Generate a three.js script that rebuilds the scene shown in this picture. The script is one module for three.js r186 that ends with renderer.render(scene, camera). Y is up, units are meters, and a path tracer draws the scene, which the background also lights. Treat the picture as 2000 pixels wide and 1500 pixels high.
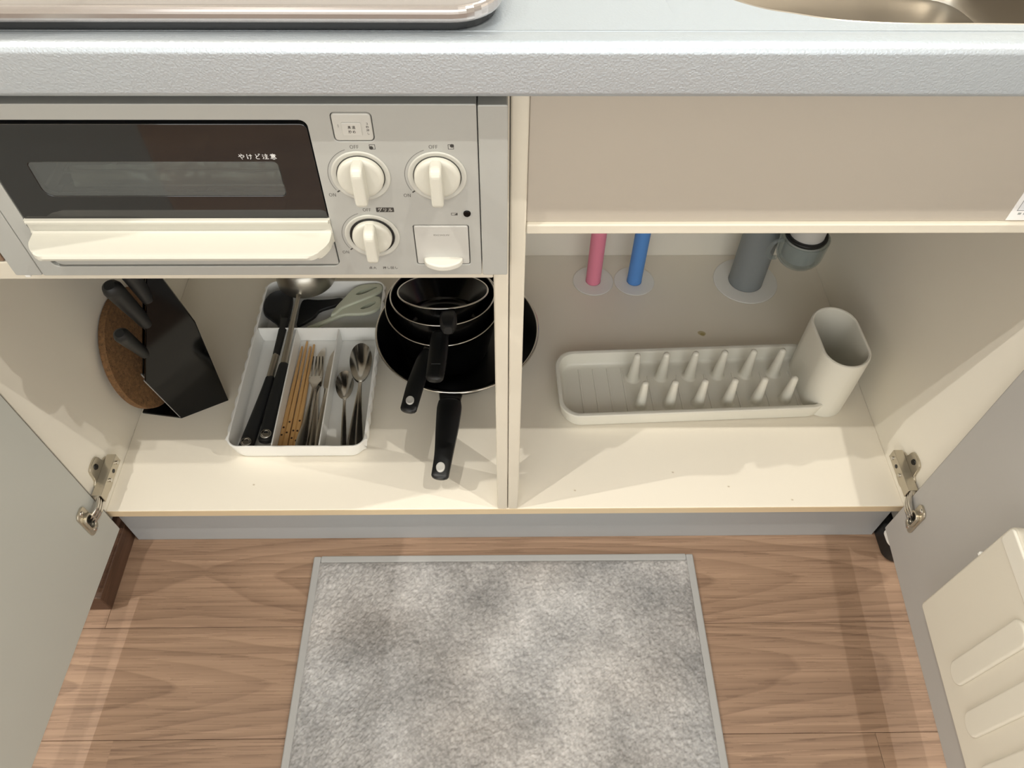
import * as THREE from 'three';
import { RoundedBoxGeometry } from 'three/addons/geometries/RoundedBoxGeometry.js';
import { mergeGeometries } from 'three/addons/utils/BufferGeometryUtils.js';
import { RectAreaLightUniformsLib } from 'three/addons/lights/RectAreaLightUniformsLib.js';

// ------------------------------------------------------------------ camera, light, exposure
// metres; y = 0 is the top of the cabinet's bottom board, z = 0 its front plane, the floor lies at y = -0.12
const FLOOR = -0.12, CEIL = 2.28;
const scene = new THREE.Scene();
const camera = new THREE.PerspectiveCamera(2 * Math.atan(750 / 1467.85) * 180 / Math.PI, 4 / 3, 0.02, 30);
camera.position.set(-0.007, 0.9805, 0.5221);
camera.up.set(0.0044, 0.6084, -0.7936);
camera.lookAt(-0.007 + 0.0129, 0.9805 - 0.7936, 0.5221 - 0.6083);
const renderer = new THREE.WebGLRenderer({ antialias: true });
renderer.shadowMap.enabled = true;
renderer.toneMapping = THREE.LinearToneMapping;
renderer.toneMappingExposure = 1.0;
scene.background = new THREE.Color(0x000000);
RectAreaLightUniformsLib.init();
const LAMP_X = [-1.8, -0.62, 0.66, 1.94], LAMP_ZS = [0.385, 0.47, 0.47, 0.47], LAMP_POWER = [7.4, 3.7, 3.9, 5.2];   // four ceiling downlights in a row
const LAMP_COLOR = new THREE.Color().setRGB(1.0, 0.965, 0.885);
const FILL_POWER = 1.55, FILL_COLOR = new THREE.Color().setRGB(0.95, 0.98, 1.0);     // added fill light, shaped as an unseen window behind the viewer
const BAR_POWER = 0.55, BAR_COLOR = new THREE.Color().setRGB(0.80, 0.92, 1.0);   // cool light bar above the worktop

// ------------------------------------------------------------------ helpers
let seed = 7;
const rnd = () => { seed = (seed + 0x6d2b79f5) | 0; let t = Math.imul(seed ^ (seed >>> 15), 1 | seed); t = (t + Math.imul(t ^ (t >>> 7), 61 | t)) ^ t; return ((t ^ (t >>> 14)) >>> 0) / 4294967296; };
const hash = (x, y, s) => { let h = Math.imul(x, 374761393) ^ Math.imul(y, 668265263) ^ Math.imul(s, 974634777); h = Math.imul(h ^ (h >>> 13), 1274126177); return ((h ^ (h >>> 16)) >>> 0) / 4294967296; };
const noise = (x, y, s = 1) => {
  const xi = Math.floor(x), yi = Math.floor(y); let fx = x - xi, fy = y - yi; fx = fx * fx * (3 - 2 * fx); fy = fy * fy * (3 - 2 * fy);
  return (hash(xi, yi, s) * (1 - fx) + hash(xi + 1, yi, s) * fx) * (1 - fy) + (hash(xi, yi + 1, s) * (1 - fx) + hash(xi + 1, yi + 1, s) * fx) * fy;
};
const fbm = (x, y, o, s = 1) => { let a = 0, w = 0.5, n = 0; for (let i = 0; i < o; i++) { a += w * noise(x, y, s + i); n += w; w *= 0.5; x *= 2.03; y *= 2.03; } return a / n; };
const V = (x, y, z) => new THREE.Vector3(x, y, z);
const taken = {};
const numbered = (n) => { const k = taken[n] = (taken[n] ?? -1) + 1; return k ? n + '_' + String(k).padStart(3, '0') : n; };
const origin = new Map();
const on = (m) => { m.castShadow = true; m.receiveShadow = true; return m; };
function thing(name, label, category, at = [0, 0, 0], group) {
  const g = new THREE.Group(); g.name = numbered(name); g.position.set(...at); g.userData = { label, category }; if (group) g.userData.group = group;
  origin.set(g, V(...at)); scene.add(g); return g;
}
function part(parent, name, geo, mat, extra) {         // geometry is given in world coordinates
  const o = origin.get(parent); geo.translate(-o.x, -o.y, -o.z);
  const m = on(new THREE.Mesh(geo, mat)); m.name = name; parent.add(m); origin.set(m, o); if (extra) Object.assign(m.userData, extra); return m;
}
function solo(name, label, category, geo, mat, at, group) {   // a thing that is one mesh
  geo.translate(-at[0], -at[1], -at[2]);
  const m = on(new THREE.Mesh(geo, mat)); m.name = numbered(name); m.position.set(...at); m.userData = { label, category }; if (group) m.userData.group = group;
  origin.set(m, V(...at)); scene.add(m); return m;
}
function struct(name, geo, mat) { const m = on(geo ? new THREE.Mesh(geo, mat) : new THREE.Group()); m.name = name; m.userData.kind = 'structure'; origin.set(m, V(0, 0, 0)); scene.add(m); return m; }
const box = (x0, x1, y0, y1, z0, z1, r = 0.0012, s = 2) => { const g = new RoundedBoxGeometry(x1 - x0, y1 - y0, z1 - z0, s, Math.min(r, (x1 - x0) / 2.02, (y1 - y0) / 2.02, (z1 - z0) / 2.02)); g.translate((x0 + x1) / 2, (y0 + y1) / 2, (z0 + z1) / 2); return g; };
const plain = (g) => { g = g.index ? g.toNonIndexed() : g; for (const k of Object.keys(g.attributes)) if (!['position', 'normal', 'uv'].includes(k)) g.deleteAttribute(k); if (!g.attributes.uv) g.setAttribute('uv', new THREE.BufferAttribute(new Float32Array(g.attributes.position.count * 2), 2)); g.morphAttributes = {}; g.clearGroups(); return g; };
const join = (...gs) => mergeGeometries(gs.flat().map(plain));
function uvBox(g, s = 1, ox = 0, oy = 0) {             // uv in metres from the dominant axis of every face
  g = plain(g); const p = g.attributes.position, n = g.attributes.normal, u = new Float32Array(p.count * 2);
  for (let i = 0; i < p.count; i += 3) {
    let ax = 0, ay = 0, az = 0; for (let j = i; j < i + 3; j++) { ax += Math.abs(n.getX(j)); ay += Math.abs(n.getY(j)); az += Math.abs(n.getZ(j)); }
    for (let j = i; j < i + 3; j++) {
      const x = p.getX(j), y = p.getY(j), z = p.getZ(j);
      const [a, b] = ay >= ax && ay >= az ? [x, z] : az >= ax ? [x, y] : [z, y];
      u[2 * j] = a * s + ox; u[2 * j + 1] = b * s + oy;
    }
  }
  g.setAttribute('uv', new THREE.BufferAttribute(u, 2)); return g;
}
const closed = (pts, n = 6) => new THREE.CatmullRomCurve3(pts.map(([x, y]) => V(x, y, 0)), true, 'centripetal').getPoints(pts.length * n).slice(0, -1).map((p) => [p.x, p.y]);
const rr = (x0, x1, y0, y1, r, n = 6) => {             // rounded rectangle outline; r one radius or [bl, br, tr, tl]
  const R = Array.isArray(r) ? r : [r, r, r, r], out = [];
  [[x0, y0, 1, 1, Math.PI], [x1, y0, -1, 1, 1.5 * Math.PI], [x1, y1, -1, -1, 0], [x0, y1, 1, -1, 0.5 * Math.PI]].forEach(([x, y, sx, sy, a], i) => {
    const q = R[i]; if (q < 1e-4) { out.push([x, y]); return; } for (let k = 0; k <= n; k++) { const t = a + k / n * Math.PI / 2; out.push([x + sx * q + Math.cos(t) * q, y + sy * q + Math.sin(t) * q]); }
  });
  return out;
};
function slab(outline, z0, z1, bevel = 0.0006, holes = [], seg = 2) {   // outline in x, y; thickness along z, bevel kept inside the outline
  const K = 1000, path = (P, l) => { l.forEach(([x, y], i) => i ? P.lineTo(x * K, y * K) : P.moveTo(x * K, y * K)); return P; };
  const s = path(new THREE.Shape(), outline); for (const h of holes) s.holes.push(path(new THREE.Path(), h));
  const b = Math.min(bevel, (z1 - z0) / 2.1);
  const g = new THREE.ExtrudeGeometry(s, { depth: (z1 - z0 - 2 * b) * K, bevelEnabled: b > 0, bevelThickness: b * K, bevelSize: b * K, bevelOffset: -b * K, bevelSegments: seg, curveSegments: 12 });
  g.scale(1 / K, 1 / K, 1 / K);
  g.translate(0, 0, z0 + b); return g;
}
function lying(outline, y0, y1, bevel, holes = [], seg) {               // outline in x, z; thickness along y
  const f = (l) => l.map(([x, z]) => [x, -z]); const g = slab(f(outline), y0, y1, bevel, holes.map(f), seg); g.rotateX(-Math.PI / 2); return g;
}
function loft(keys, { n = 14, p = 2.6, steps = 5, side, round = true } = {}) {   // a bar through keys [x, y, z, half width, half thickness]
  const c = new THREE.CatmullRomCurve3(keys.map((k) => V(k[0], k[1], k[2])), false, 'centripetal');
  const d = new THREE.CatmullRomCurve3(keys.map((k) => V(k[3] * 100, k[4] * 100, 0)), false, 'centripetal');
  const N = (keys.length - 1) * steps, rings = [];
  const ring = (t, sc, sh) => {
    const q = c.getPoint(t), tan = c.getTangent(t), w = d.getPoint(t); const sd = side ? V(...side) : V(0, 1, 0).cross(tan);
    sd.addScaledVector(tan, -sd.dot(tan)).normalize(); const up = tan.clone().cross(sd).normalize(); q.addScaledVector(tan, sh);
    const out = []; for (let i = 0; i < n; i++) { const a = i / n * 2 * Math.PI, ca = Math.cos(a), sa = Math.sin(a);
      const k = Math.pow(Math.pow(Math.abs(ca), p) + Math.pow(Math.abs(sa), p), -1 / p) * sc;
      out.push(q.clone().addScaledVector(sd, ca * k * Math.max(w.x / 100, 1e-5)).addScaledVector(up, sa * k * Math.max(w.y / 100, 1e-5))); }
    return out;
  };
  const t0 = keys[0][4], t1 = keys[keys.length - 1][4];
  if (round) rings.push(ring(0, 0.55, -t0 * 0.8), ring(0, 0.85, -t0 * 0.5));
  for (let i = 0; i <= N; i++) rings.push(ring(i / N, 1, 0));
  if (round) rings.push(ring(1, 0.85, t1 * 0.5), ring(1, 0.55, t1 * 0.8));
  return skin(rings, true, true);
}
function skin(rings, cap0, cap1, crease = 0.7) {
  const n = rings[0].length, pos = [], idx = []; rings.forEach((r) => r.forEach((q) => pos.push(q.x, q.y, q.z)));
  for (let i = 0; i + 1 < rings.length; i++) for (let j = 0; j < n; j++) { const a = i * n + j, b = i * n + (j + 1) % n; idx.push(a, b, a + n, b, b + n, a + n); }
  const cap = (r, flip) => { const m = V(0, 0, 0); rings[r].forEach((q) => m.add(q)); m.multiplyScalar(1 / n); const k = pos.length / 3; pos.push(m.x, m.y, m.z);
    for (let j = 0; j < n; j++) { const a = r * n + j, b = r * n + (j + 1) % n; flip ? idx.push(k, b, a) : idx.push(k, a, b); } };
  if (cap0) cap(0, true); if (cap1) cap(rings.length - 1, false);
  return creased(pos, idx, crease);
}
function creased(pos, idx, crease) {                    // normals weighted by face area, split where faces meet at more than the crease angle
  const F = idx.length / 3, fn = [], at = new Map(), cs = Math.cos(crease), P = new Float32Array(F * 9), N = new Float32Array(F * 9), A = V(0, 0, 0), B = V(0, 0, 0), C = V(0, 0, 0);
  for (let f = 0; f < F; f++) { A.fromArray(pos, idx[3 * f] * 3); B.fromArray(pos, idx[3 * f + 1] * 3); C.fromArray(pos, idx[3 * f + 2] * 3); fn.push(B.clone().sub(A).cross(C.clone().sub(A))); for (let k = 0; k < 3; k++) { const v = idx[3 * f + k]; at.has(v) ? at.get(v).push(f) : at.set(v, [f]); } }
  const un = fn.map((q) => q.clone().normalize());
  for (let f = 0; f < F; f++) for (let k = 0; k < 3; k++) { const v = idx[3 * f + k], m = V(0, 0, 0); for (const o of at.get(v)) if (un[o].dot(un[f]) >= cs) m.add(fn[o]); if (m.lengthSq() < 1e-30) m.copy(un[f]); m.normalize(); const j = f * 9 + k * 3; P[j] = pos[3 * v]; P[j + 1] = pos[3 * v + 1]; P[j + 2] = pos[3 * v + 2]; N[j] = m.x; N[j + 1] = m.y; N[j + 2] = m.z; }
  const g = new THREE.BufferGeometry(); g.setAttribute('position', new THREE.BufferAttribute(P, 3)); g.setAttribute('normal', new THREE.BufferAttribute(N, 3)); return plain(g);
}
function shell(levels, { cx = 0, cz = 0, n = 8, cap0 = true, cap1 = true, mod } = {}) {   // rounded rectangles [half x, half z, radius, y] one above another
  const rings = levels.map(([hx, hz, r, y], li) => rr(-hx, hx, -hz, hz, Math.min(r, hx, hz), n).map(([x, z]) => { const q = V(cx + x, y, cz + z); if (mod) mod(q, li); return q; }));
  return skin(rings.map((r) => r.reverse()), cap0, cap1);
}
const lathe = (pts, n = 48) => plain(new THREE.LatheGeometry(pts.map(([r, y]) => new THREE.Vector2(Math.max(r, 1e-5), y)), n));
const tube = (pts, r, n = 24, m = 10, closedTube = false) => plain(new THREE.TubeGeometry(new THREE.CatmullRomCurve3(pts.map((p) => V(...p)), closedTube), n, r, m, closedTube));
const cyl = (r0, r1, h, n = 24) => plain(new THREE.CylinderGeometry(r1, r0, h, n));
const toZ = (g) => g.rotateX(Math.PI / 2);             // a lathe's axis turned to +z
const dataTex = (w, h, f, srgb = true) => { const d = new Uint8Array(w * h * 4); for (let y = 0; y < h; y++) for (let x = 0; x < w; x++) { const c = f(x / w, y / h), i = (y * w + x) * 4; d[i] = c[0]; d[i + 1] = c[1]; d[i + 2] = c[2]; d[i + 3] = 255; }
  const t = new THREE.DataTexture(d, w, h); t.magFilter = THREE.LinearFilter; t.minFilter = THREE.LinearMipmapLinearFilter; t.generateMipmaps = true; t.wrapS = t.wrapT = THREE.RepeatWrapping; if (srgb) t.colorSpace = THREE.SRGBColorSpace; t.needsUpdate = true; return t; };

// ------------------------------------------------------------------ materials
const std = (c, r, o = {}) => new THREE.MeshPhysicalMaterial({ color: c, roughness: r, ...o });
const grainTex = dataTex(512, 512, (u, v) => { const g = 128 + 110 * (fbm(u * 128, v * 128, 2, 31) - 0.5); return [g, g, g]; }, false);
const rep = (t, s) => { const c = t.clone(); c.repeat.set(s, s); c.needsUpdate = true; return c; };
const woodTex = (() => {
  const lo = [98, 74, 57], hi = [172, 142, 117];
  return dataTex(2048, 1024, (u, v) => {                // 1.6 m along the grain by four strips of 0.16 m, each sawn from its own log
    const x = u * 1.6, y = v * 0.64, k = Math.floor(y / 0.16), yl = y - (k + 0.5) * 0.16 + (hash(k, 1, 3) - 0.5) * 0.09;
    const warp = 0.034 * (fbm(x * 2.1 + k * 7, y * 7, 3, 3) - 0.5) + 0.004 * (fbm(x * 9, y * 40, 2, 9) - 0.5);
    const d = 0.03 + 0.045 * Math.abs(((x * 0.9 + hash(k, 2, 3)) % 1) - 0.5) * 2 + 0.02 * (fbm(x * 1.3 + k * 5, 0.5, 2, 19) - 0.5);
    const r = (Math.hypot(yl + warp, d) + 0.3 * warp) * 85 + 1.3 * fbm(x * 1.5, y * 30, 2, 5), f = r - Math.floor(r);
    const late = Math.pow(f, 2.2) * (f > 0.93 ? (1 - f) / 0.07 : 1) * (0.35 + 0.65 * noise(r * 0.7, x * 0.8 + k * 9, 29));
    let t = 0.66 - 0.36 * late + 0.42 * (fbm(x * 3.2, y * 210, 3, 17) - 0.5) + 0.40 * (fbm(x * 1.4 + k * 3, y * 13, 3, 23) - 0.5);
    if (fbm(x * 16, y * 700, 2, 41) > 0.67) t -= 0.16; if (fbm(x * 7, y * 420, 2, 43) > 0.72) t += 0.10;
    t = Math.min(1, Math.max(0, t)); return [0, 1, 2].map((q) => lo[q] + (hi[q] - lo[q]) * t);
  });
})();
woodTex.repeat.set(1 / 1.6, 1 / 0.64);
const wood = std('#ffffff', 0.5, { map: woodTex });
const darkWood = std('#9a8a82', 0.55, { map: woodTex });
const laminate = std('#f3eddf', 0.42, { bumpMap: rep(grainTex, 9), bumpScale: 0.00004 });
const edgeBand = std('#dcd4c3', 0.4);
const tanEdge = std('#dcc7a4', 0.45);
const doorGrey = std('#c0c1ba', 0.5);
const kickGrey = std('#a9acae', 0.45);
const steelTop = std('#c0c8cf', 0.45, { metalness: 0.75, bumpMap: rep(grainTex, 7), bumpScale: 0.0004 });
const basinSteel = std('#a49d92', 0.35, { metalness: 0.9 });
const plateSteel = std('#b7b1ae', 0.16, { metalness: 0.7, clearcoat: 0.6, clearcoatRoughness: 0.08 });
const silverPaint = std('#b0b0ab', 0.42, { metalness: 0.15 });
const creamPlastic = std('#cac7bb', 0.35);
const offWhite = std('#e9e6da', 0.38, { bumpMap: rep(grainTex, 20), bumpScale: 0.00003 });
const white = std('#f8f7f2', 0.34);
const blackPlastic = std('#121314', 0.42);
const blackSatin = std('#1b1c1d', 0.5);
const blackGloss = std('#030303', 0.1, { specularIntensity: 0.55 });
const nonstick = std('#060606', 0.33);
const enamel = std('#060606', 0.22);
const steel = std('#cfccc6', 0.18, { metalness: 1 });
const brushed = std('#b9b5ab', 0.36, { metalness: 1 });
const nickel = std('#c4bcab', 0.3, { metalness: 0.8 });
const darkMetal = std('#2b2a28', 0.4, { metalness: 0.6 });
const bamboo = std('#d6aa70', 0.42, { bumpMap: rep(grainTex, 30), bumpScale: 0.0001 });
const burn = std('#3a2412', 0.7);
const corkTex = dataTex(256, 256, (u, v) => { const a = fbm(u * 40, v * 40, 3, 51), b = noise(u * 90, v * 90, 57); const d = b > 0.83 ? 0.72 : 1; return [196 * (0.8 + 0.36 * a) * d, 152 * (0.8 + 0.36 * a) * d, 106 * (0.78 + 0.36 * a) * d]; });
corkTex.repeat.set(8, 8);
const cork = std('#a39c94', 0.85, { map: corkTex });
const sage = std('#cdd0bb', 0.4);

// ------------------------------------------------------------------ the room
const wallPaint = std('#e8e4dc', 0.9);
const wallBack = struct('wall_back', box(-2.6, 2.6, FLOOR, CEIL, -0.68, -0.58, 0.001), wallPaint);
struct('wall_front', box(-2.6, 2.6, FLOOR, CEIL, 1.95, 2.05, 0.001), wallPaint);
struct('wall_left', box(-2.7, -2.6, FLOOR, CEIL, -0.68, 2.05, 0.001), wallPaint);
struct('wall_right', box(2.6, 2.7, FLOOR, CEIL, -0.68, 2.05, 0.001), wallPaint);
struct('wall_side', box(-0.72, -0.614, FLOOR, CEIL, -0.58, 0.088, 0.001), wallPaint);
const ceiling = struct('ceiling', box(-2.7, 2.7, CEIL, CEIL + 0.1, -0.68, 2.05, 0.001), std('#efece6', 0.9));
struct('baseboard_left', uvBox(box(-0.66, -0.591, FLOOR, -0.078, -0.5, 0.1, 0.002), 1, 0.3, 0.2), darkWood);
struct('trim_1', box(-0.626, -0.609, -0.078, 1.2, 0.080, 0.094, 0.002), white);
{ // added unseen window: its glow and area light brighten the shaded cabinet interior
  const fillWin = struct('fill_window_1', null);
  const WX = [-1.1, 1.1], WY = [0.5, 1.95];
  part(fillWin, 'frame', join(box(WX[0] - 0.05, WX[1] + 0.05, WY[0] - 0.05, WY[0], 1.92, 1.952, 0.003), box(WX[0] - 0.05, WX[1] + 0.05, WY[1], WY[1] + 0.05, 1.92, 1.952, 0.003), box(WX[0] - 0.05, WX[0], WY[0], WY[1], 1.92, 1.952, 0.003), box(WX[1], WX[1] + 0.05, WY[0], WY[1], 1.92, 1.952, 0.003), box(-0.02, 0.02, WY[0], WY[1], 1.925, 1.952, 0.003)), white);
  part(fillWin, 'fill_blind', box(WX[0], WX[1], WY[0], WY[1], 1.940, 1.949, 0.001), new THREE.MeshStandardMaterial({ color: '#e8ecef', emissive: FILL_COLOR, emissiveIntensity: 0.5 }));
  const l = new THREE.RectAreaLight(FILL_COLOR, FILL_POWER, WX[1] - WX[0], WY[1] - WY[0]); l.position.set(0, (WY[0] + WY[1]) / 2, 1.915); l.lookAt(0, (WY[0] + WY[1]) / 2, 0); scene.add(l);
}
const floor = struct('floor', box(-2.7, 2.7, FLOOR - 0.06, FLOOR - 0.008, -0.68, 2.05, 0.001), std('#2a1d15', 0.9));
const PW = 0.153, rows = [];
for (let r = -4; r < 12; r++) rows.push(-0.025 + PW * r);
rows.forEach((z0, ri) => {                              // planks run across the room, each row with its own butt joints
  const cuts = [-2.6]; let x = ri === 4 ? -0.593 : -2.6 + 0.35 + 0.75 * hash(ri, 3, 5);
  if (ri === 5) x = -1.25; if (ri === 6) x = -0.72;
  if (ri === 4) cuts.push(-1.55);
  while (x < 2.5) { cuts.push(x); x += 1.22; } cuts.push(2.6);
  for (let i = 0; i + 1 < cuts.length; i++) {
    const a = cuts[i] + 0.0002, b = cuts[i + 1] - 0.0002; if (b - a < 0.02 || z0 + PW > 1.95) continue;
    const g = uvBox(box(a, b, FLOOR - 0.008, FLOOR, z0 + 0.0002, Math.min(z0 + PW - 0.0002, 1.95), 0.0005, 1), 1, hash(ri, i, 7) * 3, 0.0035 - z0 + 0.16 * Math.floor(hash(ri, i, 8) * 4));
    part(floor, 'plank', g, wood);
  }
});

// ------------------------------------------------------------------ lamps
LAMP_X.forEach((x, li) => {
  const LAMP_Z = LAMP_ZS[li];
  const ring = lathe([[0.032, 0], [0.05, -0.004], [0.058, -0.002], [0.06, 0.004], [0.032, 0.004]], 32); ring.translate(x, CEIL - 0.002, LAMP_Z); const f = part(ceiling, 'downlight', ring, white);
  part(f, 'diffuser', cyl(0.03, 0.03, 0.002).translate(x, CEIL - 0.002, LAMP_Z), new THREE.MeshStandardMaterial({ color: '#ffffff', emissive: LAMP_COLOR, emissiveIntensity: 12 }));
  const l = new THREE.SpotLight(LAMP_COLOR, LAMP_POWER[li], 0, 1.45, 0.5, 2); l.position.set(x, CEIL - 0.012, LAMP_Z); l.target.position.set(x, FLOOR, LAMP_Z); l.castShadow = true; l.shadow.radius = 0.4; l.shadow.mapSize.set(2048, 2048); l.shadow.bias = -0.0005;
  scene.add(l, l.target);
});
const barLight = new THREE.RectAreaLight(BAR_COLOR, BAR_POWER * 10, 0.6, 0.05); barLight.position.set(0.32, 1.392, -0.30); barLight.lookAt(0.32, 0, -0.30); scene.add(barLight);
const cupboard = part(wallBack, 'wall_cupboard', box(-0.6, 0.6, 1.42, 2.1, -0.579, -0.235, 0.002), laminate);
const bar = part(wallBack, 'light_bar', box(0.0, 0.64, 1.398, 1.42, -0.335, -0.265, 0.006), white);
part(bar, 'diffuser', box(0.02, 0.62, 1.395, 1.3985, -0.325, -0.275, 0.001), new THREE.MeshStandardMaterial({ color: '#ffffff', emissive: BAR_COLOR, emissiveIntensity: 8 }));

// ------------------------------------------------------------------ base cabinet
const cab = thing('base_cabinet', 'wide cream kitchen base cabinet standing open with two grey doors', 'cabinet', [0, FLOOR, -0.27]);
const specks = (() => {                                  // the bottom board's own marks: a yellowed drip spot and a few specks
  const W = 1164, H = 536, c = document.createElement('canvas'); c.width = W; c.height = H; const x = c.getContext('2d');
  x.fillStyle = '#f2eada'; x.fillRect(0, 0, W, H);
  const spot = (wx, wz, rx, rz, col) => { x.fillStyle = col; x.beginPath(); x.ellipse((wx + 0.582) * 1000, (wz + 0.536) * 1000, rx, rz, 0.3, 0, 7); x.fill(); };
  spot(0.340, -0.339, 7, 5, 'rgba(168,150,88,0.55)'); spot(0.341, -0.336, 4, 3.5, 'rgba(160,140,70,0.5)');
  for (const [a, b] of [[-0.377, -0.043], [0.1, -0.03], [0.33, -0.035], [0.42, -0.012], [-0.1, -0.07], [0.25, -0.06]]) spot(a, b, 1.6, 1.1, 'rgba(150,130,100,0.5)');
  const t = new THREE.CanvasTexture(c); t.colorSpace = THREE.SRGBColorSpace; return t;
})();
const bottomMat = std('#ffffff', 0.42, { map: specks });
for (const s of [-1, 1]) {
  const a = s < 0 ? [-0.6, -0.582] : [0.582, 0.6];
  part(cab, 'side_panel', join(box(...a, -0.0175, 0.675, -0.553, 0, 0.0012), box(...a, FLOOR, -0.0165, -0.553, -0.05, 0.001)), laminate);
}
{ const g = plain(box(-0.582, 0.582, -0.0158, 0, -0.536, -0.0006, 0.0012)), p = g.attributes.position, u = g.attributes.uv; for (let i = 0; i < p.count; i++) u.setXY(i, (p.getX(i) + 0.582) / 1.164, 1 - (p.getZ(i) + 0.536) / 0.536); const b = part(cab, 'bottom_panel', g, bottomMat); part(b, 'edge_strip', box(-0.582, 0.582, -0.0154, -0.0006, -0.0006, 0.0002, 0.0003), tanEdge); }
part(cab, 'back_panel', box(-0.582, 0.582, -0.0158, 0.675, -0.553, -0.536, 0.001), laminate);
for (const a of [[-0.0151, -0.0004], [0.0004, 0.0151]]) part(cab, 'stile', box(...a, 0.0002, 0.675, -0.050, 0, 0.0022, 3), edgeBand);
part(cab, 'stove_rail', box(-0.582, -0.0153, 0.4668, 0.489, -0.03, -0.0004, 0.0015), edgeBand);
part(cab, 'apron_panel', box(0.0153, 0.582, 0.533, 0.675, -0.022, -0.0045, 0.0008), std('#b8afa2', 0.5));  // colour darker than the cream laminate, standing in for shade under the worktop
part(cab, 'apron_rail', box(0.0153, 0.582, 0.5222, 0.533, -0.022, 0, 0.0016, 3), edgeBand);
part(cab, 'filler_panel', uvBox(box(-0.582, -0.4715, 0.4895, 0.672, -0.02, -0.001, 0.0015), 1, 0.4, 0.1), wood);
part(cab, 'toe_kick', join(box(-0.585, 0.585, FLOOR, -0.0165, -0.03, -0.0135, 0.001), box(-0.599, -0.586, FLOOR, -0.0165, -0.046, -0.034, 0.001), box(0.586, 0.599, FLOOR, -0.0165, -0.046, -0.034, 0.001)), kickGrey);
const doorFrame = (ox, oz, dx, dz, out) => {             // local: x along the door from the hinge edge, y up, z out of its inner face
  const d = V(dx, 0, dz).normalize(), n = V(out * d.z, 0, -out * d.x); return new THREE.Matrix4().makeBasis(d, V(0, 1, 0), n).setPosition(ox, 0, oz);
};
const doorL = doorFrame(-0.5765, 0.0062, -0.030, 1, 1), doorR = doorFrame(0.5685, 0.0112, -0.0787, 1, -1);
const flipFix = (g, m) => { g = plain(g); g.applyMatrix4(m); if (m.determinant() < 0) { const p = g.attributes.position, n = g.attributes.normal, u = g.attributes.uv; for (let i = 0; i < p.count; i += 3) for (const at of [p, n, u]) for (let k = 0; k < at.itemSize; k++) { const a = at.array[(i + 1) * at.itemSize + k]; at.array[(i + 1) * at.itemSize + k] = at.array[(i + 2) * at.itemSize + k]; at.array[(i + 2) * at.itemSize + k] = a; } } return g; };
const leafMat = [doorGrey, std('#b9b6b2', 0.5)];
[doorL, doorR].forEach((m, i) => {
  const d = part(cab, 'door', flipFix(box(0, 0.585, i ? -0.046 : -0.042, i ? 0.668 : 0.486, -0.018, 0, 0.0012), m), leafMat[i]);
  part(d, 'edge_strip', flipFix(box(-0.0006, 0.0004, i ? -0.0455 : -0.0415, i ? 0.6675 : 0.4855, -0.0175, -0.0008, 0.0002), m), std('#77726a', 0.5));
});
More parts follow.
